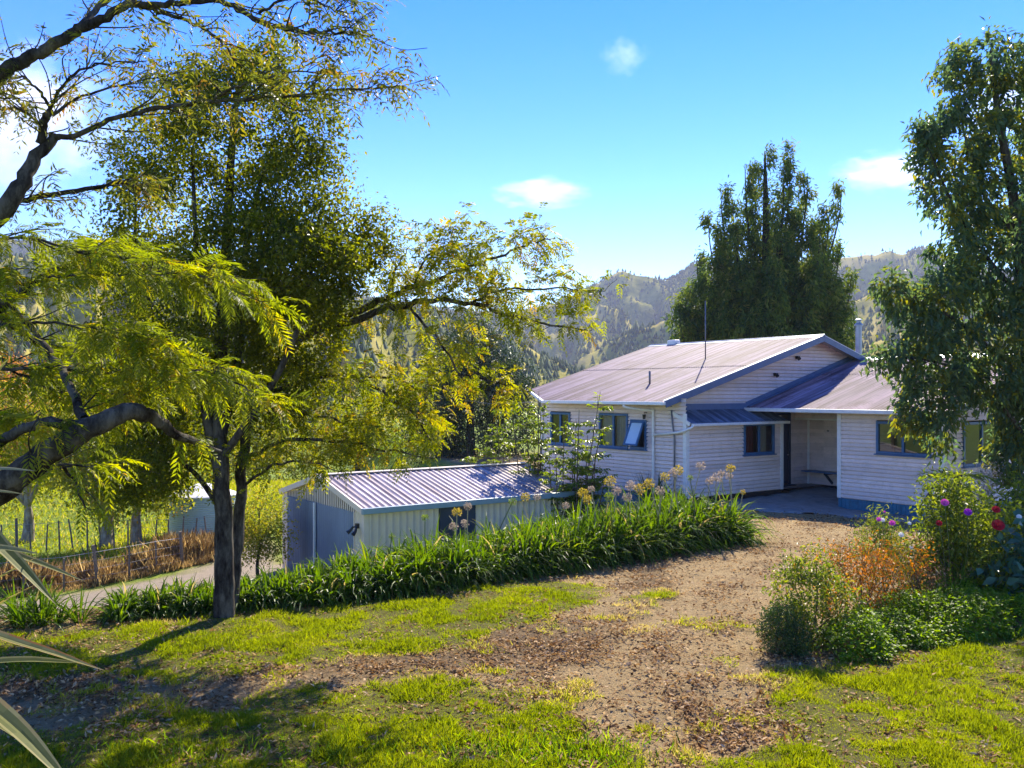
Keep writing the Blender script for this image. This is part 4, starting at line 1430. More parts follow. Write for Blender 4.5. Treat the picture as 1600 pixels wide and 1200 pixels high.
def hedge_foliage():
    Lv = Leaves()
    H = smooth_line([(x, y, 0) for x, y in HEDGE], 10)
    d = np.r_[0, np.cumsum(np.linalg.norm(np.diff(H, axis=0), axis=1))]
    n = 820
    u = rng.random(n) ** .95 * d[-1]
    x, y = np.interp(u, d, H[:, 0]), np.interp(u, d, H[:, 1])
    tx, ty = np.interp(u + .1, d, H[:, 0]) - np.interp(u - .1, d, H[:, 0]), np.interp(u + .1, d, H[:, 1]) - np.interp(u - .1, d, H[:, 1])
    l_ = np.hypot(tx, ty); nxx, nyy = -ty / l_, tx / l_
    q = u / d[-1]
    wid = .55 + .75 * smst(.0, .5, q)
    off = .22 + rng.random(n) * wid
    off = np.where(q > .97, rng.random(n) * 1.2, off)
    x, y = x + nxx * off, y + nyy * off
    size = (.36 + .34 * smst(.04, .5, q) + .22 * smst(.5, 1, q)) * rng.uniform(.72, 1.18, n)
    tone = rng.normal(.5, .14, n)
    z = gz(x, y)
    # the bank is built up under the plants
    z = np.maximum(z, -.35)
    for i in range(n):
        m = int(26 + 12 * rng.random())
        a = rng.uniform(0, 2 * np.pi, m)
        el = np.clip(rng.normal(1.02, .34, m), .25, 1.5)
        D = np.stack([np.cos(a) * np.cos(el), np.sin(a) * np.cos(el), np.sin(el)], -1)
        P = np.stack([x[i] + .06 * np.cos(a), y[i] + .06 * np.sin(a), np.full(m, z[i])], -1) - HB
        L = size[i] * rng.uniform(.85, 1.45, m)
        ribbon(Lv, P, D, L, .054 * (.7 + .5 * rng.random(m)) * (0.75 + .4 * size[i]), rng.uniform(1.2, 3.4, m), np.clip(rng.normal(tone[i], .2, m) + .6 * (rng.random(m) < .012), 0, 1), seg=6)
    return Lv.build('foliage', M['strap'], hedge)


hedge_foliage()


def umbel(name, c, r, mat, parent, n=70):
    """round seed head of thin rays tipped with pods"""
    Lv = Leaves()
    d = rdir(n); d[:, 2] = d[:, 2] * .85 + .12
    d = unit(d)
    P = np.repeat(np.asarray(c)[None, :], n, 0)
    L = r * rng.uniform(.75, 1.1, n)
    Lv.kites(P, d, rdir(n), L, np.full(n, r * .06), rng.random(n) * .5, fold=0, sag=0)
    for _ in range(2):
        Lv.kites(P + d * (L * .78)[:, None], d + .6 * rdir(n), rdir(n), np.full(n, r * .42), np.full(n, r * .16), rng.random(n), sag=.1)
    return Lv.build(name, mat, parent)


HEADS = [(953, 752, 'gold', 11), (963, 767, 'pale', 9), (985, 759, 'pale', 10), (1015, 756, 'gold', 10), (1000, 764, 'gold', 11), (1039, 745, 'gold', 9), (1059, 735, 'gold', 10), (1052, 739, 'pale', 9),
         (1095, 728, 'pale', 9), (1141, 732, 'gold', 9), (1139, 744, 'pale', 7), (1127, 739, 'pale', 7), (1119, 748, 'pale', 11), (911, 771, 'gold', 10), (918, 781, 'gold', 9), (1031, 767, 'pale', 9),
         (952, 776, 'green', 9), (1161, 769, 'gold', 5), (980, 777, 'pale', 9), (1078, 747, 'green', 6), (714, 801, 'gold', 10), (731, 791, 'pale', 8), (726, 818, 'pale', 8), (709, 823, 'pale', 9),
         (664, 809, 'green', 7), (801, 784, 'green', 8), (821, 777, 'gold', 9), (839, 777, 'pale', 7), (924, 764, 'pale', 7), (884, 790, 'pale', 7), (612, 838, 'green', 6), (1108, 752, 'pale', 7)]
for px, py, kd, rp in HEADS:
    # distance of the hedge's back row at this bearing
    hx = np.interp(px, [560, 760, 900, 1050, 1165], [15.0, 16.3, 17.6, 18.9, 20.3])
    Y = hx + rng.uniform(-.5, .35)
    tip = at(px, py, Y)
    ft = np.array([tip[0] + rng.normal(0, .16), Y + rng.normal(0, .12), max(on(tip[0], Y), -.35) + .1])
    tip, ft = tip - HB, ft - HB
    mid = (tip + ft) / 2 + np.array([rng.normal(0, .05), 0, 0])
    st = MB().tube(smooth_line([ft, mid, tip], 5), [.010] * 11, 6).build('flower_stem', M['stalk' if kd != 'green' else 'greenstem'], hedge, smooth=True)
    umbel('seed_head', tip, rp / FPX * Y * .82, M['seed' + kd], st)


def strap_plant(px, py, Y, size, m, label, name='agapanthus_plant', mat='strap', group=None, width=.034, el0=1.05, els=.3, stiff=(.6, 1.8)):
    c = at(px, py, Y); c[2] = on(c[0], c[1])
    o = empty(name, c); tag(o, label, 'plant', group)
    Lv = Leaves()
    for _ in range(m):
        k = 24
        a = rng.uniform(0, 2 * np.pi, k)
        el = np.clip(rng.normal(el0, els, k), .25, 1.5)
        D = np.stack([np.cos(a) * np.cos(el), np.sin(a) * np.cos(el), np.sin(el)], -1)
        b = rng.normal(0, .20 * (m > 1), 3) * np.array([1.6, 1, 0])
        P = np.stack([b[0] + .04 * np.cos(a), b[1] + .04 * np.sin(a), 0 * a - .02], -1)
        ribbon(Lv, P, D, size * rng.uniform(.8, 1.4, k), np.full(k, width) * rng.uniform(.7, 1.2, k), rng.uniform(*stiff, k), np.clip(rng.normal(.5, .22, k), 0, 1))
    Lv.build('leaves', M[mat], o)
    return o


G_AG = 'clumps of strap leaves at the lawn edge on the left'
strap_plant(45, 985, 12.5, .56, 6, 'broad dark clump of strap leaves at the left edge behind the pale flax tips', group=G_AG)
strap_plant(120, 988, 12.6, .50, 3, 'small upright strap-leaved tuft in front of the gravel drive', group=G_AG)
strap_plant(-60, 990, 12.4, .58, 6, 'strap-leaved clump cut by the left edge of the lawn', group=G_AG)
strap_plant(1010, 775, 25.0, .95, 3, 'dark spiky flax growing against the pale wall beside the downpipe', 'flax_plant', 'dark_tree', width=.05, el0=1.15, stiff=(.1, .5))
strap_plant(1070, 772, 25.2, .6, 2, 'low dark strap plant at the foot of the white corner board', 'flax_plant', 'dark_tree', width=.04, el0=1.1, stiff=(.2, .8))


# ------------------------------------------------------------------ trees
def tree(name, label, limbs, blobs, per_blob, mat_leaf, mat_bark, per, spread, L, W, droop=.3, group=None, cat='tree', rk=.018, shell=.35, sides=7, wide=.42, flat=1.0, crown='crown', base=None, rmin=.004, bias=None, stems='trunk', sag=.15):
    b = np.asarray(limbs[0][0][0] if base is None else base, float)
    root = empty(name, b); tag(root, label, cat, group)
    sk = Skel()
    for P, r in limbs: sk.add(P - b, r)
    C = np.concatenate([in_blob(np.asarray(c) - b, r, int(n), shell) for (c, r), n in zip(blobs, per_blob)])
    out = sk.reach(C, rk=rk, rmin=rmin, bias=bias)
    sk.build(stems, M[mat_bark], root, sides)
    Lv = Leaves()
    # one clump of leaves shares its shade of green
    leaf_cloud(Lv, C, out, per, spread, L, W, droop, wide=wide, flat=flat, sag=sag)
    Lv.build(crown, M[mat_leaf], root)
    return root, C + b, out


def px_blob(px, py, Y, rx, rz, ry=None):
    return (at(px, py, Y), (rx / FPX * Y, (rx if ry is None else ry) / FPX * Y, rz / FPX * Y))


# the evergreen by the drive
YB = 12.95
bl = [px_blob(*v) for v in ((372, 205, YB, 105, 100), (405, 105, YB, 52, 50), (300, 150, YB - .4, 60, 60), (232, 235, YB + .2, 62, 66), (250, 330, YB, 82, 80), (470, 300, YB - .2, 78, 100), (400, 390, YB - .5, 105, 82),
                            (480, 420, YB - .8, 86, 70), (330, 480, YB - .3, 115, 80), (460, 510, YB + .2, 95, 75), (270, 590, YB, 90, 75), (420, 600, YB + .3, 85, 66), (225, 715, YB + .1, 78, 66), (300, 670, YB + .5, 66, 55), (545, 380, YB, 45, 60), (590, 370, YB, 20, 40), (500, 200, YB, 38, 60), (190, 440, YB + .5, 70, 70))]
nb = [46, 15, 18, 18, 30, 34, 44, 40, 50, 40, 36, 30, 44, 20, 12, 5, 10, 22]
lm = [limb([at(350, 972, 12.95), at(352, 900, 12.95), at(349, 800, 12.95), at(344, 700, 13.0), at(342, 600, 13.0), at(348, 470, 12.95), at(356, 330, 12.9), at(366, 190, 12.9), at(380, 110, 12.9)], .155, .02, 5, .012),
      limb([at(348, 760, 12.95), at(322, 650, 12.9), at(312, 520, 12.8), at(306, 380, 12.7), at(300, 230, 12.6)], .075, .015),
      limb([at(344, 690, 13.0), at(372, 560, 13.1), at(378, 430, 13.1), at(400, 310, 13.0), at(430, 220, 12.9)], .08, .015),
      limb([at(340, 620, 13.0), at(262, 520, 13.3), at(215, 420, 13.4), at(212, 300, 13.3)], .06, .012),
      limb([at(343, 720, 13.0), at(420, 610, 12.5), at(470, 500, 12.2), at(492, 380, 12.2)], .06, .012),
      limb([at(349, 800, 12.95), at(300, 735, 13.2), at(232, 690, 13.3)], .05, .012)]
tree('evergreen_tree', 'tall dark small-leaved tree standing in the hedge with a mossy trunk', lm, bl, np.array(nb) * 2.7, 'evergreen', 'bark', 74, .12, .068, .040, .25, rk=.012, sides=8)

# the yellowing tree behind it whose boughs reach out to the right
CW = lambda *v: [at(*p) for p in v]
bw = at(364, 962, 13.3); bw[2] = on(bw[0], bw[1])
rootC = empty('wattle_tree', bw); tag(rootC, 'slender tree with yellowing feathery leaves on boughs reaching towards the house', 'tree')
skC = Skel()
spec = [
    (CW((362, 968, 13.2), (367, 890, 13.3), (373, 800, 13.4), (381, 700, 13.5), (402, 620, 13.5), (440, 560, 13.4), (490, 515, 13.3), (565, 482, 13.2), (606, 465, 13.1), (647, 448, 13.0), (675, 441, 12.9)), .095, .03),
    (CW((675, 441, 12.9), (710, 424, 12.8), (744, 413, 12.7), (790, 396, 12.6), (829, 379, 12.5), (868, 372, 12.4)), .03, .006),
    (CW((490, 515, 13.3), (560, 500, 13.0), (599, 482, 12.8), (634, 477, 12.7), (675, 470, 12.6), (737, 473, 12.5), (778, 487, 12.4), (847, 506, 12.3), (925, 516, 12.2)), .06, .006),
    (CW((737, 473, 12.5), (775, 456, 12.4), (864, 451, 12.3), (945, 455, 12.2)), .022, .005),
    (CW((634, 477, 12.7), (668, 510, 12.5), (692, 540, 12.4), (720, 582, 12.3), (771, 596, 12.2), (800, 603, 12.2)), .022, .005),
    (CW((402, 620, 13.5), (513, 585, 13.2), (572, 599, 13.0), (640, 643, 12.8), (672, 688, 12.8)), .04, .006),
    (CW((513, 585, 13.2), (596, 590, 13.0), (640, 600, 12.9), (690, 640, 12.8)), .025, .005),
    (CW((380, 720, 13.5), (440, 690, 13.1), (520, 688, 12.8), (600, 702, 12.6), (680, 716, 12.5)), .035, .006),
    (CW((380, 760, 13.5), (430, 725, 13.0), (480, 722, 12.7), (535, 738, 12.5)), .025, .005),
    (CW((647, 448, 13.0), (660, 410, 13.0), (690, 385, 13.0), (740, 372, 12.9)), .02, .005),
    (CW((606, 465, 13.1), (620, 420, 13.2), (640, 385, 13.3)), .02, .005),
    (CW((402, 620, 13.5), (450, 640, 13.2), (520, 655, 13.0), (590, 680, 12.8)), .03, .006),
]
mains = []
for p, r0, r1 in spec:
    P, r = limb(p, r0, r1, 5, .015)
    skC.add(P - bw, r); mains.append((P, r))
Cc = []
for (P, r), nn in zip(mains[1:], (60, 74, 46, 34, 54, 40, 56, 20, 36, 24, 50)):
    t = rng.random(nn) ** .75
    i = (t * (len(P) - 1)).astype(int)
    sp = .30 * (1 - t * .35)
    Cc.append(P[i] + rng.normal(size=(nn, 3)) * np.stack([sp, sp * 1.5, sp * .62], -1) + np.array([0, 0, .08]))
Cc = np.concatenate(Cc)
out = skC.reach(Cc - bw, rmin=.003, rk=.012)
skC.build('trunk', M['bark'], rootC, 7)
Lv = Leaves()
k = 7
P = np.repeat(Cc - bw, k, 0) + .07 * rng.normal(size=(len(Cc) * k, 3))
D = np.repeat(out, k, 0) * .6 + rdir(len(P)) * .8 + np.array([.1, -.1, -.15])
rb = np.clip(np.repeat(rng.random(len(Cc)), k) * .7 + .3 * rng.random(len(P)), 0, 1)
fronds(Lv, P, D, rng.uniform(.12, .25, len(P)), m=7, droop=.45, pw=.29, rnd=rb, plen=.42)
Lv.build('crown', M['wattle_far'], rootC)

# the near feathery tree whose trunk is off to the left
bn_ = np.array([-6.3, 8.2, on(-6.3, 8.2)])
rootA = empty('feathery_tree', bn_); tag(rootA, 'near feathery-leaved tree with thick lichened limbs entering from the left', 'tree')
skA = Skel()
A_ = [
    # (columns, r0, r1, fronds, kind)
    (CW((-420, 1120, 8.2), (-240, 930, 7.6), (-90, 830, 6.9), (0, 765, 6.5), (60, 718, 6.4), (125, 676, 6.4), (195, 645, 6.5), (232, 650, 6.7), (285, 682, 7.0), (345, 705, 7.5)), .145, .012, 10, 0),
    (CW((-260, 980, 8.2), (-240, 700, 8.4), (-160, 480, 8.3), (0, 335, 8.0), (45, 265, 8.1), (86, 212, 8.3)), .125, .04, 4, 1),
    (CW((-160, 480, 8.3), (-120, 260, 8.0), (0, 118, 7.6), (37, 97, 7.6), (75, 75, 7.6), (124, 45, 7.6), (150, 34, 7.6), (200, 5, 7.6), (240, -40, 7.6)), .065, .026, 14, 1),
    (CW((125, 45, 7.6), (150, 15, 7.8), (185, -10, 7.9)), .03, .02, 8, 1),
    (CW((80, 212, 8.3), (112, 213, 8.2), (169, 187, 8.0), (244, 169, 7.8), (330, 159, 7.6), (412, 152, 7.4), (525, 142, 7.2), (622, 134, 7.0)), .028, .004, 66, 1),
    (CW((330, 159, 7.6), (360, 140, 7.5), (420, 118, 7.5), (510, 112, 7.4)), .014, .004, 26, 1),
    (CW((62, 225, 8.2), (70, 190, 8.2), (78, 172, 8.2)), .04, .03, 6, 1),
    (CW((202, 7, 7.6), (230, 8, 7.5), (290, 4, 7.4), (356, 4, 7.2), (405, 34, 7.0), (469, 49, 6.9), (525, 51, 6.8), (582, 56, 6.7)), .030, .005, 46, 1),
    (CW((217, 11, 7.6), (262, 22, 7.6), (319, 45, 7.5), (349, 71, 7.4), (372, 100, 7.3)), .020, .005, 26, 1),
    (CW((405, 20, 7.0), (450, -5, 6.9), (500, 5, 6.8), (545, 22, 6.8)), .012, .004, 24, 1),
    (CW((78, 172, 8.2), (110, 120, 8.0), (160, 100, 7.9), (230, 95, 7.8)), .016, .004, 26, 1),
    (CW((78, 172, 8.2), (60, 140, 8.0), (30, 120, 7.9), (0, 130, 7.8)), .016, .004, 22, 1),
    (CW((82, 180, 8.2), (130, 150, 8.4), (200, 130, 8.5), (290, 112, 8.5)), .016, .004, 30, 1),
    (CW((70, 200, 8.2), (30, 170, 8.2), (-20, 175, 8.2)), .016, .004, 16, 1),
    (CW((-40, 350, 8.1), (22, 318, 8.3), (90, 303, 8.4), (180, 287, 8.5), (240, 300, 8.6)), .035, .010, 44, 1),
    (CW((-80, 540, 8.2), (0, 478, 8.0), (26, 460, 8.0), (50, 446, 8.0), (90, 420, 8.2), (150, 400, 8.4)), .06, .012, 26, 2),
    (CW((-40, 470, 7.8), (0, 446, 7.6), (56, 441, 7.5), (81, 433, 7.5), (188, 428, 7.3), (270, 428, 7.1), (330, 436, 7.0), (382, 462, 6.9)), .016, .004, 74, 2),
    (CW((-60, 590, 7.6), (0, 576, 7.5), (109, 578, 7.3), (156, 583, 7.2), (235, 572, 7.0), (297, 577, 6.9), (370, 598, 6.8), (430, 630, 6.7)), .016, .004, 92, 2),
    (CW((0, 560, 7.7), (31, 584, 7.6), (94, 612, 7.5), (150, 617, 7.4), (230, 610, 7.2)), .012, .004, 52, 2),
    (CW((-60, 330, 8.3), (0, 484, 8.3), (31, 515, 8.2), (60, 540, 8.1)), .05, .02, 22, 2),
    (CW((-60, 712, 6.7), (0, 690, 6.6), (60, 662, 6.5), (130, 664, 6.4)), .042, .036, 6, 2),
    (CW((132, 655, 6.5), (102, 590, 7.0), (62, 530, 7.6), (20, 480, 8.2)), .035, .02, 26, 2),
    (CW((-40, 380, 7.7), (40, 372, 7.5), (120, 392, 7.4), (200, 405, 7.3), (250, 420, 7.2)), .014, .004, 56, 2),
    (CW((-60, 520, 7.4), (40, 505, 7.2), (130, 510, 7.1), (220, 530, 7.0), (290, 560, 6.9)), .014, .004, 74, 2),
    (CW((90, 720, 8.0), (115, 750, 8.4), (135, 800, 8.6)), .018, .005, 12, 0),
    (CW((40, 740, 7.9), (100, 725, 7.6), (170, 735, 7.5)), .014, .004, 12, 0),
    (CW((-50, 640, 8.0), (30, 650, 8.0), (100, 640, 8.0), (170, 650, 8.0)), .012, .004, 26, 2),
]
LvN, LvH = Leaves(), Leaves()
for cols, r0, r1, nf, kind in A_:
    P, r = limb(cols, r0, r1, 6, .008)
    skA.add(P - bn_, r)
    tw = max(4, int(nf * (.55 if kind == 1 else .36)))
    thin = r0 < .03
    for _ in range(tw):
        t = rng.random() ** (.7 if thin else .8)
        i = min(int(t * (len(P) - 1)), len(P) - 2)
        tang = unit(P[min(i + 2, len(P) - 1)] - P[i])
        side = unit(np.cross(tang, [0, 0, 1])) * rng.choice([-1, 1])
        d = unit(tang * .7 + side * rng.uniform(.3, 1.0) + np.array([0, 0, rng.uniform(-.15, .35)]))
        Lt = rng.uniform(.22, .85 if kind == 1 else .62) * (1.15 - .5 * t)
        e = P[i] + d * Lt
        Q = smooth_line([P[i], (P[i] + e) / 2 + .04 * rng.normal(size=3), e], 4)
        skA.polys.append((Q - bn_, np.linspace(min(.008, r[i] * .6), .0025, len(Q))))
        nfr = 7 if kind == 2 else (6 if kind == 1 else 5)
        pos = Q[np.clip((rng.random(nfr) ** .6 * (len(Q) - 1)).astype(int), 0, len(Q) - 1)]
        lead = d * (.8 if kind == 2 else .7)
        if kind == 2: lead = lead + np.array([.45, -.15, -.18])
        D = lead + .95 * rdir(nfr) + np.array([0, 0, -.15])
        rr_ = np.clip(rng.random() * .6 + .4 * rng.random(nfr), 0, 1)
        if kind == 2:
            fronds(LvN, pos - bn_, D, rng.uniform(.15, .34, nfr), m=14, droop=.42, pw=.15, rnd=rr_, plen=.34)
        elif kind == 1:
            fronds(LvH, pos - bn_, D, rng.uniform(.13, .24, nfr), m=6, droop=.55, pw=.26, rnd=rr_, plen=.40, keep=.72)
        else:
            fronds(LvN, pos - bn_, D, rng.uniform(.16, .28, nfr), m=9, droop=.5, pw=.24, rnd=rr_, plen=.38)
skA.build('trunk', M['bark'], rootA, 8)
LvN.build('lower_fronds', M['wattle_near'], rootA)
LvH.build('upper_fronds', M['wattle_high'], rootA)

# the tall tree on the right
YF = 21.8
bl = [px_blob(*v) for v in ((1545, 95, YF, 62, 45), (1500, 130, YF, 40, 50), (1585, 150, YF, 45, 45), (1455, 200, YF - .2, 26, 40), (1500, 215, YF, 60, 50), (1570, 230, YF, 62, 60), (1450, 262, YF - .3, 26, 24), (1490, 310, YF - .3, 50, 45), (1560, 330, YF, 75, 62),
                            (1500, 395, YF - .3, 48, 40), (1570, 430, YF, 70, 62), (1480, 455, YF - .5, 54, 36), (1395, 450, YF - .8, 26, 20), (1540, 520, YF - .2, 90, 55), (1440, 530, YF - .7, 46, 28), (1390, 560, YF - 1.0, 28, 18), (1460, 590, YF - .8, 50, 34),
                            (1430, 635, YF - .8, 26, 42), (1470, 665, YF - .8, 26, 44), (1550, 596, YF - .3, 66, 42), (1604, 650, YF, 42, 66), (1590, 720, YF, 45, 50), (1700, 300, YF + .5, 130, 200), (1700, 560, YF + .5, 110, 160), (1425, 480, YF - .6, 40, 26))]
nb = [22, 13, 18, 10, 22, 26, 5, 18, 38, 14, 40, 22, 6, 48, 15, 6, 17, 10, 10, 44, 40, 24, 110, 80, 10]
bx_ = at(1640, 850, YF); bx_[2] = on(bx_[0], bx_[1])
lm = [limb([bx_, at(1632, 760, YF), at(1618, 640, YF), at(1600, 470, YF), at(1585, 320, YF), at(1560, 180, YF), at(1548, 80, YF)], .24, .03),
      limb([at(1618, 640, YF), at(1560, 560, YF - .2), at(1500, 505, YF - .4), at(1440, 470, YF - .7), at(1385, 448, YF - .9)], .07, .008),
      limb([at(1600, 470, YF), at(1540, 400, YF - .1), at(1490, 320, YF - .3), at(1450, 230, YF - .3)], .07, .008),
      limb([at(1590, 370, YF), at(1530, 290, YF), at(1495, 160, YF)], .05, .01),
      limb([at(1625, 720, YF), at(1570, 640, YF - .4), at(1500, 580, YF - .6), at(1430, 560, YF - .9), at(1380, 562, YF - 1.0)], .06, .008),
      limb([at(1500, 580, YF - .6), at(1476, 600, YF - .7), at(1470, 680, YF - .8)], .02, .005),
      limb([at(1600, 470, YF), at(1680, 380, YF + .3), at(1720, 260, YF + .5)], .07, .012)]
tree('tall_garden_tree', 'tall ragged blue-green tree at the right edge overhanging the house', lm, bl, np.array(nb) * 1.75, 'rightleaf', 'bark', 36, (.125, .125, .145), .20, .080, .75, rk=.012, sides=7, sag=.2)

# big conifer behind the house
YE = 47.0
be = at(1200, 640, YE); be[2] = -0.6
def E(px, py, dy=0): return at(px, py, YE + dy)
leaders = [(1195, 236, 0), (1236, 234, .5), (1164, 256, -.6), (1126, 296, .8), (1262, 270, -.8), (1316, 290, .4), (1106, 336, -1.), (1282, 352, -1.2), (1312, 378, 1.), (1088, 402, 1.2), (1150, 350, -1.6), (1215, 330, -1.8), (1330, 430, .5), (1060, 470, -.5), (1180, 300, 1.5), (1250, 318, 1.2), (1145, 318, .4), (1296, 330, -.4), (1118, 378, .6), (1268, 400, 2.), (1225, 262, -.9)]
lm = [limb([be, E(1200, 520), E(1198, 400), E(1195, 236)], .55, .03)]
bl, nb = [], []
for px, py, dy in leaders:
    b0 = E(1200 + (px - 1200) * .25, min(620, py + 250), dy * .3)
    lm.append(limb([b0, E(1200 + (px - 1200) * .72, py + 140, dy), E(px - (px - 1200) * .06, py + 60, dy), E(px, py, dy)], .07, .012))
    for k in range(9):
        t = k / 8
        w = (4 + 25 * t ** .8) * rng.uniform(.75, 1.3)
        yy = py + 6 + t * (250 if py < 330 else 190)
        if yy > 560: continue
        xx = px + (1200 - px) * (.05 + .42 * t) + rng.normal(0, 5 + 6 * t)
        bl.append(px_blob(xx, yy, YE + dy * (1 + t), w, 12 + 9 * t)); nb.append(3 + int(7 * t))
for v in ((1100, 470, 46, 34), (1080, 505, 36, 28), (1150, 500, 60, 45), (1210, 480, 60, 60), (1270, 470, 50, 50), (1300, 500, 34, 40), (1200, 550, 110, 30), (1125, 540, 70, 25), (1070, 525, 24, 14), (1290, 545, 46, 30)):
    bl.append(px_blob(v[0], v[1], YE, v[2], v[3])); nb.append(v[2] * v[3] / 45)
tree('big_conifer', 'big dark ragged conifer with several leaders behind the house roof', lm, bl, np.array(nb) * 1.7, 'conifer', 'bark_dark', 38, (.15, .15, .22), .34, .085, .7, rk=.02, sides=6, wide=.5, sag=.05, rmin=.012)

# dark tree beyond the garage
YD = 46.0
bd = at(735, 760, YD); bd[2] = on(bd[0], bd[1]) - .3
lm = [limb([bd, at(735, 650, YD), at(738, 520, YD)], .30, .03)]
bl = [px_blob(*v) for v in ((738, 535, YD, 40, 40), (712, 580, YD, 48, 45), (775, 580, YD, 40, 40), (690, 625, YD, 50, 40), (740, 630, YD, 60, 50), (795, 615, YD, 34, 40), (740, 690, YD, 75, 45), (680, 690, YD, 50, 50), (800, 670, YD, 36, 50))]
tree('dark_round_tree', 'dark round evergreen behind the garage between the wattle boughs and the roof', lm, bl, [34, 46, 36, 46, 60, 28, 60, 44, 30], 'dark_tree', 'bark_dark', 60, .36, .24, .085, .4, rk=.02, rmin=.01)

# trees along the drive and beyond the meadow
def simple_tree(name, label, px, Y, basez, trunk_top, blobs, counts, mat, bark, per, spread, L, W, r0=.2, group=None, droop=.3):
    b = at(px, 600, Y); b[2] = on(b[0], b[1]) - .1 if basez is None else basez
    lm = [limb([b, at(px + rng.uniform(-4, 4), (HOR + (EYE - b[2]) / Y * FPX + trunk_top) / 2, Y), at(px + rng.uniform(-8, 8), trunk_top, Y)], r0, r0 * .45)]
    top = at(px, trunk_top, Y)
    for (c, r) in blobs[:6]:
        lm.append(limb([top, (top + c) / 2 + np.array([0, 0, .2]), c], r0 * .4, .02))
    return tree(name, label, lm, blobs, counts, mat, bark, per, spread, L, W, droop, group, rk=.015, rmin=.006)


G_DR = 'sunlit trees along the driveway fence'
simple_tree('fence_tree', 'pale-barked sunlit tree by the fence near the left edge', 43, 31.5, None, 790, [px_blob(*v) for v in ((30, 690, 31.5, 70, 50), (90, 720, 31, 60, 40), (-30, 740, 32, 70, 40), (40, 770, 31.5, 50, 22), (60, 640, 32, 60, 45), (-60, 660, 32, 80, 70))], [46, 36, 40, 14, 36, 46], 'orchard', 'bark_pale', 70, .28, .13, .07, .24, G_DR)
simple_tree('fence_tree', 'sunlit lime tree with a stout trunk in the long grass left of the slim trunk', 166, 30.5, None, 800, [px_blob(*v) for v in ((160, 735, 30.5, 60, 42), (120, 690, 30.5, 55, 45), (200, 690, 31, 60, 50), (170, 780, 30, 44, 24), (165, 650, 31, 60, 40))], [46, 36, 40, 20, 34], 'orchard', 'bark_pale', 70, .26, .13, .07, .26, G_DR)
simple_tree('fence_tree', 'sunlit tree with a slim trunk beside the water tank', 212, 31.0, None, 770, [px_blob(*v) for v in ((215, 715, 31, 60, 42), (255, 760, 31, 40, 36), (250, 700, 31.5, 50, 50), (220, 650, 31.5, 60, 40))], [40, 26, 36, 34], 'orchard', 'bark_pale', 70, .26, .13, .07, .20, G_DR)
simple_tree('autumn_tree', 'orange autumn tree glowing behind the limbs at the left edge', 20, 48, None, 760, [px_blob(*v) for v in ((20, 650, 48, 60, 60), (45, 700, 48, 50, 40), (-20, 600, 49, 60, 50), (0, 730, 48, 60, 40))], [50, 36, 40, 36], 'autumn', 'bark', 60, .38, .20, .10, .25)
G_BT = 'mixed trees beyond the meadow and garage'
for (px, Y, blobs, cnt, mt, lab) in (
    (120, 56, ((120, 690, 70, 60), (60, 740, 60, 45), (180, 740, 60, 45), (130, 620, 60, 50)), (60, 40, 40, 40), 'orchard', 'tall lime tree at the back of the meadow left of the dark shrub'),
    (260, 58, ((250, 700, 60, 60), (300, 740, 50, 45), (280, 640, 60, 50)), (50, 40, 40), 'lime', 'yellow-green tree behind the water tank'),
    (110, 44, ((95, 815, 34, 18), (130, 822, 26, 12)), (24, 14), 'dark_tree', 'low dark shrub in shade at the top of the meadow'),
    (400, 52, ((400, 690, 60, 60), (450, 720, 50, 45), (350, 730, 50, 40)), (50, 36, 36), 'orchard', 'lime tree beyond the garage left gable'),
    (560, 55, ((560, 670, 55, 50), (610, 700, 50, 42), (520, 705, 50, 40)), (50, 40, 40), 'orchard', 'lime tree over the left half of the garage ridge'),
    (650, 50, ((640, 700, 36, 38), (680, 715, 36, 28)), (36, 28), 'lime', 'short lime shrub behind the garage ridge')):
    simple_tree('meadow_tree', lab, px, Y, None, blobs[0][1] + 45, [px_blob(b[0], b[1], Y, b[2], b[3]) for b in blobs], cnt, mt, 'bark', 56, .42, .22, .11, .22, G_BT)
simple_tree('driveway_bush', 'yellow-green bush between the mossy trunk and the garage doors', 405, 24.5, None, 850, [px_blob(*v) for v in ((405, 800, 24.5, 36, 38), (420, 840, 24.5, 28, 30), (390, 850, 24.5, 26, 26))], [40, 24, 20], 'orchard', 'bark', 56, .18, .09, .045, .06)


for px, Y, lab in ((-1350, 22, 'spreading lime tree at the far left beyond the drive mirrored in the windows'), (-940, 30, 'second lime tree beyond the left end of the meadow fence'), (-760, 39, 'third lime tree standing at the back of the meadow far left')):
    simple_tree('meadow_tree', lab, px, Y, None, 600, [px_blob(px + dx, 560 + dy, Y, 110, 90) for dx, dy in ((0, 0), (-90, 60), (90, 50), (20, -90))], [40, 30, 30, 30], 'orchard', 'bark', 50, .5, .26, .13, .25, G_BT)


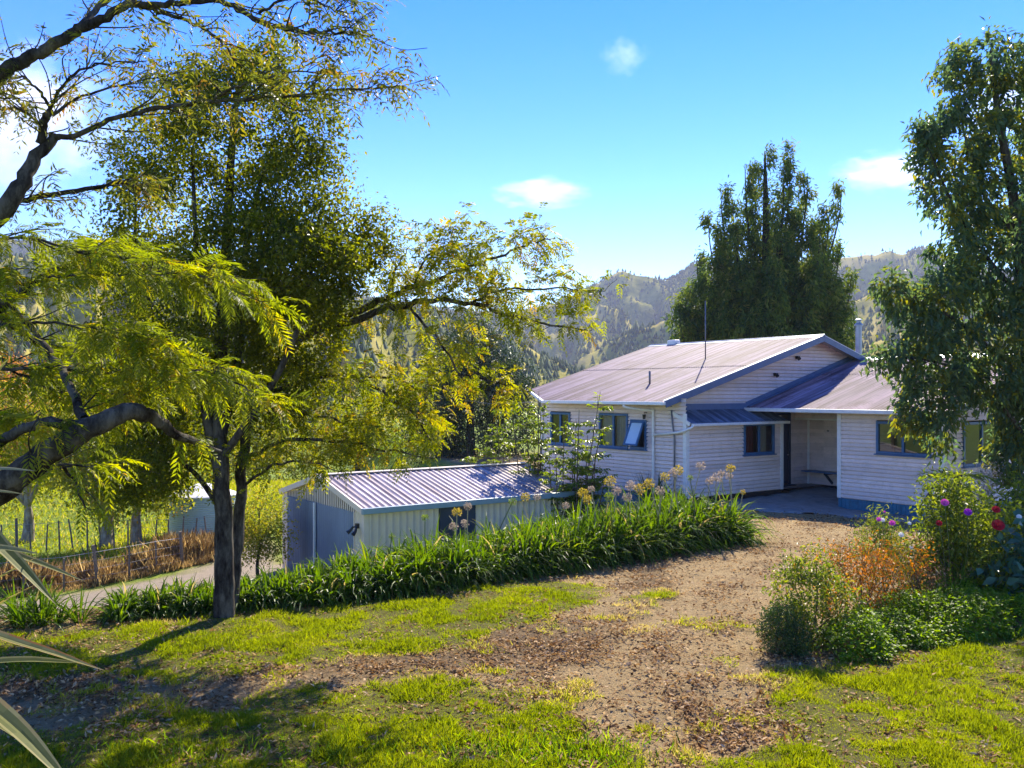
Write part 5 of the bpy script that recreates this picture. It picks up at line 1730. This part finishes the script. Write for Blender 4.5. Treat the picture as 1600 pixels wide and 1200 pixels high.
# tall leggy shrubs against the left wing
def cane_shrub(px, Y, canes, label, mat='lime', n=5, Lf=.15, group='tall leafy cane shrubs in front of the left wing'):
    b = at(px, 700, Y); b[2] = on(b[0], b[1]) - .1
    root = empty('cane_shrub', b); tag(root, label, 'shrub', group)
    sk = Skel(); Lv = Leaves()
    for (qx, qy, foot) in canes:
        dy = rng.uniform(-.4, .4)
        f = b + np.array([foot / FPX * Y, dy * .5, 0])
        tip = at(qx, qy, Y + dy)
        P, r = limb([f, f * .5 + tip * .5 + np.array([rng.normal(0, .06), 0, 0]), tip], .028, .007)
        sk.add(P - b, r)
        H = tip[2] - f[2]
        for _ in range(int(10 + H * 7)):
            t = rng.uniform(.22, 1.0) ** .8
            i = int(t * (len(P) - 1))
            d = unit(np.array([rng.normal(), rng.normal(), rng.uniform(-.1, .5)]))
            st = P[i]; e = st + d * rng.uniform(.18, .42)
            sk.polys.append((np.array([st - b, (st + e) / 2 - b + [0, 0, .03], e - b]), np.array([.007, .005, .003])))
            m = 9
            tt = np.r_[np.repeat(np.linspace(.35, .95, 4), 2), 1.0]
            pos = st + (e - st) * tt[:, None]
            sd2 = unit(np.cross(d, [0, 0, 1]))
            sg = np.r_[np.tile([-1, 1], 4), 0][:, None]
            D = d * .55 + sd2 * sg * .9 + .2 * rng.normal(size=(m, 3)) + np.array([0, 0, -.45])
            Lv.kites(pos - b, D, np.array([0, 0, 1.0]) + .35 * rng.normal(size=(m, 3)), Lf * rng.uniform(.75, 1.25, m), Lf * .42 * rng.uniform(.8, 1.2, m), np.clip(rng.random() * .6 + .4 * rng.random(m), 0, 1))
    sk.build('canes', M['brownstem'], root, 6)
    Lv.build('foliage', M[mat], root)


cane_shrub(895, 26.0, [(905, 640, 5), (938, 612, 10), (882, 660, -10), (868, 690, -20), (918, 680, 20), (942, 650, 18), (895, 700, 0), (858, 705, -25), (930, 720, 30), (900, 655, -4), (948, 735, 34)], 'leafy shrub with bright pinnate leaves leaning across the window of the left wing')
cane_shrub(835, 27.5, [(842, 612, 2), (818, 612, -8), (850, 640, 8), (800, 640, -14), (832, 640, 0), (845, 625, 4)], 'slim bare-stemmed shrub screening the far corner of the house')
cane_shrub(782, 28.5, [(790, 620, 4), (770, 660, -6), (760, 690, -12), (798, 680, 10), (775, 640, 0), (745, 705, -18), (730, 700, -24)], 'bushy lime shrub just above the right end of the garage ridge')

# ------------------------------------------------------------------ flower bed on the right
def shrub(name, label, px, Y, blobs, counts, mat, per, spread, L, W, droop=.2, bark='brownstem', cat='shrub', nst=7, wide=.42, shell=.3, group=None):
    b = at(px, 900, Y); b[2] = on(b[0], b[1]) - .03
    lm = []
    for (c, r) in blobs:
        for _ in range(max(1, nst // len(blobs))):
            e = np.asarray(c) + rng.normal(size=3) * np.asarray(r) * .35
            f = b + np.array([rng.normal(0, .12), rng.normal(0, .1), 0])
            lm.append(limb([f, f * .5 + e * .5 + np.array([rng.normal(0, .03), rng.normal(0, .03), 0]), e], .014, .004))
    return tree(name, label, lm, blobs, counts, mat, bark, per, spread, L, W, droop, group, cat, rk=.008, base=b, rmin=.002, wide=wide, shell=shell, stems='stems', crown='foliage')


shrub('coral_tipped_shrub', 'rounded shrub with green leaves and coral new tips at the corner of the bed', 1265, 11.6, [px_blob(*v) for v in ((1262, 930, 11.6, 56, 52), (1235, 960, 11.5, 40, 40), (1275, 885, 11.6, 26, 34), (1310, 940, 11.7, 34, 46), (1240, 900, 11.6, 26, 26), (1270, 985, 11.4, 62, 30))], [60, 36, 22, 34, 16, 44], 'photinia', 26, .07, .062, .026)
shrub('dwarf_conifer', 'low dense green dwarf conifer at the front left of the bed', 1222, 11.15, [px_blob(*v) for v in ((1218, 985, 11.15, 30, 38), (1240, 998, 11.1, 26, 26))], [60, 36], 'cypress', 46, .045, .055, .012, -.2, shell=.6)
shrub('rust_maple', 'low spreading maple with rusty orange leaves in the middle of the bed', 1345, 12.6, [px_blob(*v) for v in ((1345, 890, 12.6, 56, 26), (1330, 925, 12.4, 50, 34), (1390, 905, 12.7, 42, 36), (1310, 875, 12.5, 30, 20), (1420, 868, 13, 36, 24), (1365, 868, 12.8, 40, 18))], [36, 36, 26, 16, 18, 16], 'maple', 26, .095, .062, .022, .3)
shrub('dry_shrub', 'half-dead twiggy shrub with brown leaves beside the rust maple', 1432, 12.9, [px_blob(*v) for v in ((1430, 900, 12.9, 30, 36), (1465, 915, 12.9, 28, 36))], [22, 22], 'litter', 12, .08, .06, .022, .4, nst=18)


def flower(c, r, mat, parent, face, petals=22, rows=2, name='flower'):
    Lv = Leaves()
    face = unit(np.asarray(face, float))
    a = unit(np.cross(face, [0.1, 0.2, 1])); b = np.cross(face, a)
    for row in range(rows):
        n = petals // (1 + row)
        th = np.linspace(0, 2 * np.pi, n, endpoint=False) + row * .3
        d = np.cos(th)[:, None] * a + np.sin(th)[:, None] * b + face * (.25 + .55 * row)
        Lv.kites(np.repeat(np.asarray(c)[None, :], n, 0), d, np.repeat(face[None, :], n, 0), np.full(n, r * (1 - .25 * row)), np.full(n, r * .42), rng.random(n), sag=-.1, wide=.62)
    return Lv.build(name, M[mat], parent)


def with_flowers(res, px0, Y, fl, petals=22):
    root = res[0]; b = np.array(root.location)
    for px, py, rp, mt in fl:
        Yf = Y - .45 + rng.uniform(-.15, .1)
        c = at(px, py, Yf) - b
        f = np.array([c[0] * .6, c[1] * .6, .2])
        s = MB().tube(smooth_line([f, f * .4 + c * .6 + np.array([.02, 0, 0]), c], 4), .005, 5).build('flower_stem', M['greenstem'], root, smooth=True)
        flower(c, rp / FPX * Yf * .78, 'fl_' + mt, s, (-.2, -.75, .55), petals)


r = shrub('cosmos_plant', 'tall light green flowering plant with pink and white blooms beside the path', 1375, 14.2, [px_blob(*v) for v in ((1372, 840, 14.2, 30, 30), (1385, 870, 14.2, 44, 26), (1375, 818, 14.2, 14, 18), (1410, 860, 14.2, 30, 24), (1350, 850, 14.2, 18, 22))], [34, 34, 12, 24, 14], 'garden', 24, .085, .085, .017, .1, 'greenstem', 'plant', nst=10)
with_flowers(r, 1375, 14.1, [(1373, 812, 6, 'pink'), (1379, 813, 6, 'white'), (1394, 818, 8, 'pink'), (1408, 836, 7, 'white'), (1424, 855, 5, 'white'), (1382, 800, 3, 'pink')], 10)
r = shrub('dahlia_plant', 'dense leafy dahlia with pink, purple and red blooms under the right-hand tree', 1500, 14.0, [px_blob(*v) for v in ((1490, 790, 14, 46, 34), (1520, 830, 14, 60, 40), (1470, 830, 14, 30, 44), (1500, 875, 13.8, 70, 34), (1560, 860, 13.9, 46, 46), (1475, 765, 14.1, 24, 22), (1590, 830, 14, 40, 44), (1450, 880, 13.8, 24, 30))], [46, 60, 36, 56, 46, 20, 40, 24], 'garden', 20, .14, .105, .042, .25, 'brownstem', 'plant', nst=44)
with_flowers(r, 1500, 13.8, [(1476, 786, 9, 'pink'), (1512, 801, 9, 'magenta'), (1559, 822, 14, 'red'), (1556, 797, 9, 'red'), (1467, 818, 7, 'red'), (1421, 818, 4, 'white'), (1592, 808, 6, 'white')], 26)
shrub('leafy_shrub', 'tall dark leafy shrub behind the dahlias against the right wing', 1570, 15.6, [px_blob(*v) for v in ((1582, 815, 15.6, 40, 40), (1606, 770, 15.6, 34, 36), (1545, 830, 15.6, 40, 40), (1610, 830, 15.6, 40, 60))], [34, 24, 34, 30], 'garden', 30, .12, .11, .04, .3, 'brownstem', 'shrub', nst=12)
shrub('plume_plant', 'pale brown feathery seed plumes standing in front of the right wing', 1525, 16.5, [px_blob(*v) for v in ((1525, 765, 16.5, 20, 30), (1543, 752, 16.5, 14, 22), (1515, 780, 16.5, 22, 26), (1530, 805, 16.5, 26, 26))], [26, 16, 20, 20], 'seedpale', 40, .09, .05, .014, .1, 'stalk', 'plant', nst=16)
shrub('broad_leaf_plant', 'broad blue-green leaves at the right edge of the flower bed', 1585, 13.4, [px_blob(*v) for v in ((1588, 850, 13.4, 36, 40), (1575, 900, 13.2, 36, 36), (1625, 870, 13.4, 40, 60))], [16, 16, 22], 'bigleaf', 7, .10, .21, .13, .5, 'greenstem', 'plant', nst=8)
strap_plant(1508, 925, 13.0, .62, 2, 'upright iris leaves among the dahlias', 'iris_plant', 'strap', width=.04, el0=1.3, els=.15, stiff=(.1, .5))

# tree fern stump
c = at(1497, 900, 16.0); c[2] = on(c[0], c[1])
tf = empty('tree_fern', c); tag(tf, 'small tree fern with a black stump and drooping fronds by the house corner', 'fern')
MB().tube([(0, 0, -.1), (0.01, 0, .9), (0, 0, 1.78)], [.13, .10, .085], 12).build('trunk', M['bark_dark'], tf, smooth=True)
Lv = Leaves()
for a, L_, dr, rv in ((math.pi, .75, .35, .55), (2.6, .6, .5, .5), (.2, .6, .55, .4), (1.2, .6, .5, .5), (-1.2, .5, .6, .6), (4.0, .6, .6, .7), (-.4, .7, .45, .45), (3.5, .55, .7, .6)):
    P = np.array([[0, 0, 1.74]]); D = np.array([[math.cos(a), math.sin(a), .45]])
    fronds(Lv, P, D, np.array([L_]), m=18, droop=dr * 1.2, pw=.22, rnd=np.array([rv]), plen=.24)
Lv.build('crown', M['garden'], tf)

# weeds spilling from the bed on to the lawn
Lv = Leaves()
n = 9000
x = rng.uniform(3.9, 9.5, n); y = rng.uniform(10.6, 14.2, n)
bedp = gp([(1265, 1012), (1330, 965), (1420, 930), (1520, 900), (1800, 880), (1800, 985), (1620, 1000), (1480, 1012), (1370, 1035), (1300, 1040)])
sd2 = sdf(x, y, bedp) + (fbm(x * 2, y * 2, 61, 3) - .5) * .5
kp = sd2 > 0; x, y, sd2 = x[kp], y[kp], sd2[kp]
hgt = (.10 + .34 * smst(0, .55, sd2)) * (.55 + .9 * fbm(x * 2.2, y * 2.2, 66, 3))
base = np.stack([x, y, gz(x, y)], -1)
for k in range(7):
    q = base + np.stack([rng.normal(0, .03, len(x)), rng.normal(0, .03, len(x)), hgt * (.35 + .65 * rng.random(len(x)))], -1)
    D = rdir(len(x)) * np.array([1, 1, .4]) + np.array([0, 0, -.05])
    Lv.kites(q, D, np.array([0, 0, 1.0]) + .4 * rng.normal(size=(len(x), 3)), rng.uniform(.035, .075, len(x)), rng.uniform(.022, .045, len(x)), np.clip(fbm(x * 3, y * 3, 68, 2) * .7 + .3 * rng.random(len(x)), 0, 1))
o = Lv.build('groundcover', M['nettle'], None)
tag(o, 'fresh green weeds spilling from the flower bed over the lawn', 'groundcover', kind='stuff')

# ------------------------------------------------------------------ lawn blades, leaf litter, straw
def blades(name, x, y, h, w, mat, label, cat, lean=.5, base=None, rn=None):
    n = len(x)
    z = gz(x, y) if base is None else base
    P = np.stack([x, y, z + .005], -1)
    D = rng.normal(size=(n, 3)) * lean * np.array([1, 1, .1]) + np.array([0, 0, 1.0])
    Lv = Leaves()
    Lv.kites(P, D, rdir(n), h, w, rng.random(n) if rn is None else rn, fold=.1, sag=.25, wide=.35)
    o = Lv.build(name, M[mat], None)
    tag(o, label, cat, kind='stuff')


n = 2400000
v = rng.random(n)
Y_ = 7.2 + (17.5 - 7.2) * v ** 1.5
X_ = rng.uniform(-.66, .95, n) * Y_
mk_ = lawn_mask(X_, Y_)
# a few scattered tufts out on the bare earth
tuft = smst(.60, .70, fbm(X_ * 2.3, Y_ * 2.3, 87, 4)) * .35
kp = rng.random(n) < np.maximum(mk_ * (.50 + .50 * smst(.3, .55, fbm(X_ * 3, Y_ * 3, 88, 3))), tuft * (Y_ < 13)) * .55
kp &= sdf(X_, Y_, BED) < .1
d2, s2 = seg_dist(X_, Y_, HEDGE)
kp &= ~((s2 > 0) & (d2 > .05) & (X_ < 5.2))
X_, Y_, mk2 = X_[kp], Y_[kp], mk_[kp]
pat = fbm(X_ * 1.2, Y_ * 1.2, 95, 3)
hh = (.024 + .046 * smst(.35, .72, fbm(X_ * 2.6, Y_ * 2.6, 96, 3))) * rng.uniform(.6, 1.4, len(X_))
hh = np.where(rng.random(len(X_)) < .02, hh * 1.9, hh)
rn = np.clip(pat * .75 + .35 * rng.random(len(X_)) - .1 + np.where(mk2 < .4, .45, 0), 0, 1)
blades('lawn_grass', X_, Y_, hh, rng.uniform(.004, .009, len(X_)) * (.7 + Y_ / 16), 'grass', 'short bright green lawn grass in uneven patches', 'grass', .65, rn=rn)

# longer strap tufts at the very front
n = 900
X_ = rng.normal(.35, .55, n); Y_ = rng.normal(8.1, .22, n)
X_ = np.where(rng.random(n) < .5, X_, rng.uniform(-4, 1, n))
blades('grass_tufts', X_, Y_, rng.uniform(.07, .16, n), rng.uniform(.010, .016, n), 'nettle', 'broad-bladed grass tufts at the front of the lawn', 'grass', .7)

n = 380000
v = rng.random(n)
Y_ = 7.2 + (26 - 7.2) * v ** 1.35
X_ = rng.uniform(-.75, .8, n) * Y_
d2, s2 = seg_dist(X_, Y_, BANK)
dens = .30 + .60 * smst(.42, .68, fbm(X_ * .8, Y_ * .8, 55, 4) + .24 * np.exp(-((X_ + 2.2) / 2.6) ** 2 - ((Y_ - 10.6) / 1.1) ** 2) + .28 * np.exp(-((X_ - .6) / 1.6) ** 2 - ((Y_ - 12.4) / 1.1) ** 2))
dens *= 1 - .75 * worn(X_, Y_)
dens *= .25 + .75 * smst(.35, .6, fbm(X_ * 3.1, Y_ * 3.1, 57, 3))
kp = (rng.random(n) < dens) & (s2 * d2 < .5) & (sdf(X_, Y_, BED) < .2)
kp &= rng.random(n) < (1 - .55 * lawn_mask(X_, Y_))
X_, Y_ = X_[kp], Y_[kp]
n = len(X_)
Lv = Leaves()
D = rng.normal(size=(n, 3)) * np.array([1, 1, .28])
Lv.kites(np.stack([X_, Y_, gz(X_, Y_) + .012 + .02 * rng.random(n)], -1), D, np.array([0, 0, 1.0]) + .55 * rng.normal(size=(n, 3)), rng.uniform(.026, .090, n), rng.uniform(.013, .036, n), rng.random(n) ** .65, fold=.3, sag=-.12)
o = Lv.build('fallen_leaves', M['litter'], None)
tag(o, 'dry brown fallen leaves strewn over the earth and lawn', 'leaf litter', kind='stuff')

# brown grass along the drive fence
n = 24000
F1 = smooth_line([(-21, 18.9, 0), (-14.5, 22.1, 0), (-12.2, 23.5, 0), (-10.9, 25.2, 0), (-10.0, 26.9, 0), (-9.3, 28.2, 0), (-8.8, 30.3, 0)], 10)
u = rng.random(n) * (len(F1) - 1.001); i = u.astype(int); f = (u - i)[:, None]
Q = F1[i] * (1 - f) + F1[i + 1] * f
off = rng.gamma(1.6, .42, n) - .2
X_ = Q[:, 0] - off * .75 + rng.normal(0, .12, n); Y_ = Q[:, 1] + off * .75 + rng.normal(0, .12, n)
clump = fbm(X_ * 1.1, Y_ * 1.1, 33, 3)
hh = (.22 + .62 * smst(.3, .7, clump)) * rng.uniform(.5, 1.1, n) * np.where(off < .2, .5, 1)
blades('dry_grass', X_, Y_, hh, rng.uniform(.006, .015, n), 'drygrass', 'tall dry brown grass along the driveway fence', 'grass', .28)
n = 26000
X_ = rng.uniform(-24, -7, n); Y_ = rng.uniform(27, 47, n)
X_ = np.where(rng.random(n) < .3, rng.uniform(-14, -9, n), X_)
kp = sdf(X_, Y_, DRIVE) < -.4
X_, Y_ = X_[kp], Y_[kp]
blades('meadow_grass', X_, Y_, rng.uniform(.08, .26, len(X_)), rng.uniform(.02, .05, len(X_)), 'grass', 'sunlit bright green meadow grass beyond the fences', 'grass', .6, rn=np.clip(.55 + .45 * rng.random(len(X_)), 0, .97))

# ------------------------------------------------------------------ pale flax reaching in from the left edge
fl0 = np.array([-2.3, 2.9, on(-2.3, 2.9)])
fx_ = empty('variegated_flax', fl0); tag(fx_, 'pale striped flax leaves poking in at the left edge close to the camera', 'flax')
MB().tube(smooth_line([(0, 0, -.1), (.02, 0, .8), (.0, 0, 1.9)], 6), [.07] * 13, 10).build('trunk', M['bark'], fx_, smooth=True)
for px0, py0, Y0, px1, py1, Y1, W_, dr, rv in ((-60, 800, 2.8, 88, 945, 2.5, .050, .10, .45), (-60, 862, 2.7, 62, 866, 2.5, .040, .1, .25), (-50, 850, 2.8, 134, 909, 2.6, .030, .10, .6), (-90, 960, 2.8, 62, 868, 2.6, .045, -.05, .5),
                                               (-60, 985, 2.6, 164, 1048, 2.3, .034, .08, .95), (-60, 1045, 2.6, 128, 1036, 2.35, .038, .12, .35), (-70, 1075, 2.5, 118, 1235, 2.1, .062, .25, .55), (-40, 1120, 2.5, 50, 1170, 2.3, .016, .1, .4),
                                               (-60, 738, 2.8, 56, 736, 2.6, .034, .05, .3), (-60, 770, 2.8, 38, 772, 2.6, .026, .05, .35), (-50, 985, 2.7, 58, 912, 2.5, .030, -.1, .8), (-80, 1150, 2.4, 60, 1300, 2.2, .05, .2, .6), (-20, 600, 2.9, 14, 560, 2.8, .02, 0, .4)):
    a, b = at(px0, py0, Y0), at(px1, py1, Y1)
    c0 = np.array([0, 0, 1.85]) + fl0
    # run the leaf back to the head of the plant
    Q = smooth_line([c0, a * .75 + c0 * .25 + np.array([0, 0, .05]), a, (a + b) / 2 + np.array([0, 0, abs(dr) * .12]), b], 6) - fl0
    Lv = Leaves()
    nn = len(Q)
    T = unit(np.gradient(Q, axis=0))
    S = unit(np.cross(T, np.array([0.15, -.35, 1.0])))
    U = np.cross(S, T)
    t = np.linspace(0, 1, nn)
    w = W_ * np.clip((.6 + t) * (1 - t ** 3.5), .02, 1)
    cuts = [(-.5, .92), (-.34, .30), (-.12, .18), (.0, .40), (.14, .22), (.36, .85), (.5, .9)]
    for (ca_, ra_), (cb_, _r) in zip(cuts[:-1], cuts[1:]):
        E1, E2 = [Q + S * (w * c_)[:, None] + U * (w * .34 * abs(c_))[:, None] for c_ in (ca_, cb_)]
        for k in range(nn - 1):
            Lv.V.append(np.stack([E1[k], E2[k], E2[k + 1], E1[k + 1]]))
            tip_ = max(0, t[k] - .9) * 3
            Lv.R.append(np.full(4, np.clip(ra_ * .75 + (rv - .45) * .5 + tip_ + .06 * rng.normal(), 0, 1)))
    Lv.build('leaf', M['flaxleaf'], fx_)

# service wire from the house to the trees
pw = smooth_line([at(835, 628, 33.5), at(770, 631, 38), at(690, 620, 44), at(560, 600, 52)], 6)
tag(MB().tube(pw, .012, 5).build('overhead_wire', M['black'], smooth=True), 'thin overhead wire running from the house corner to the left', 'wire')
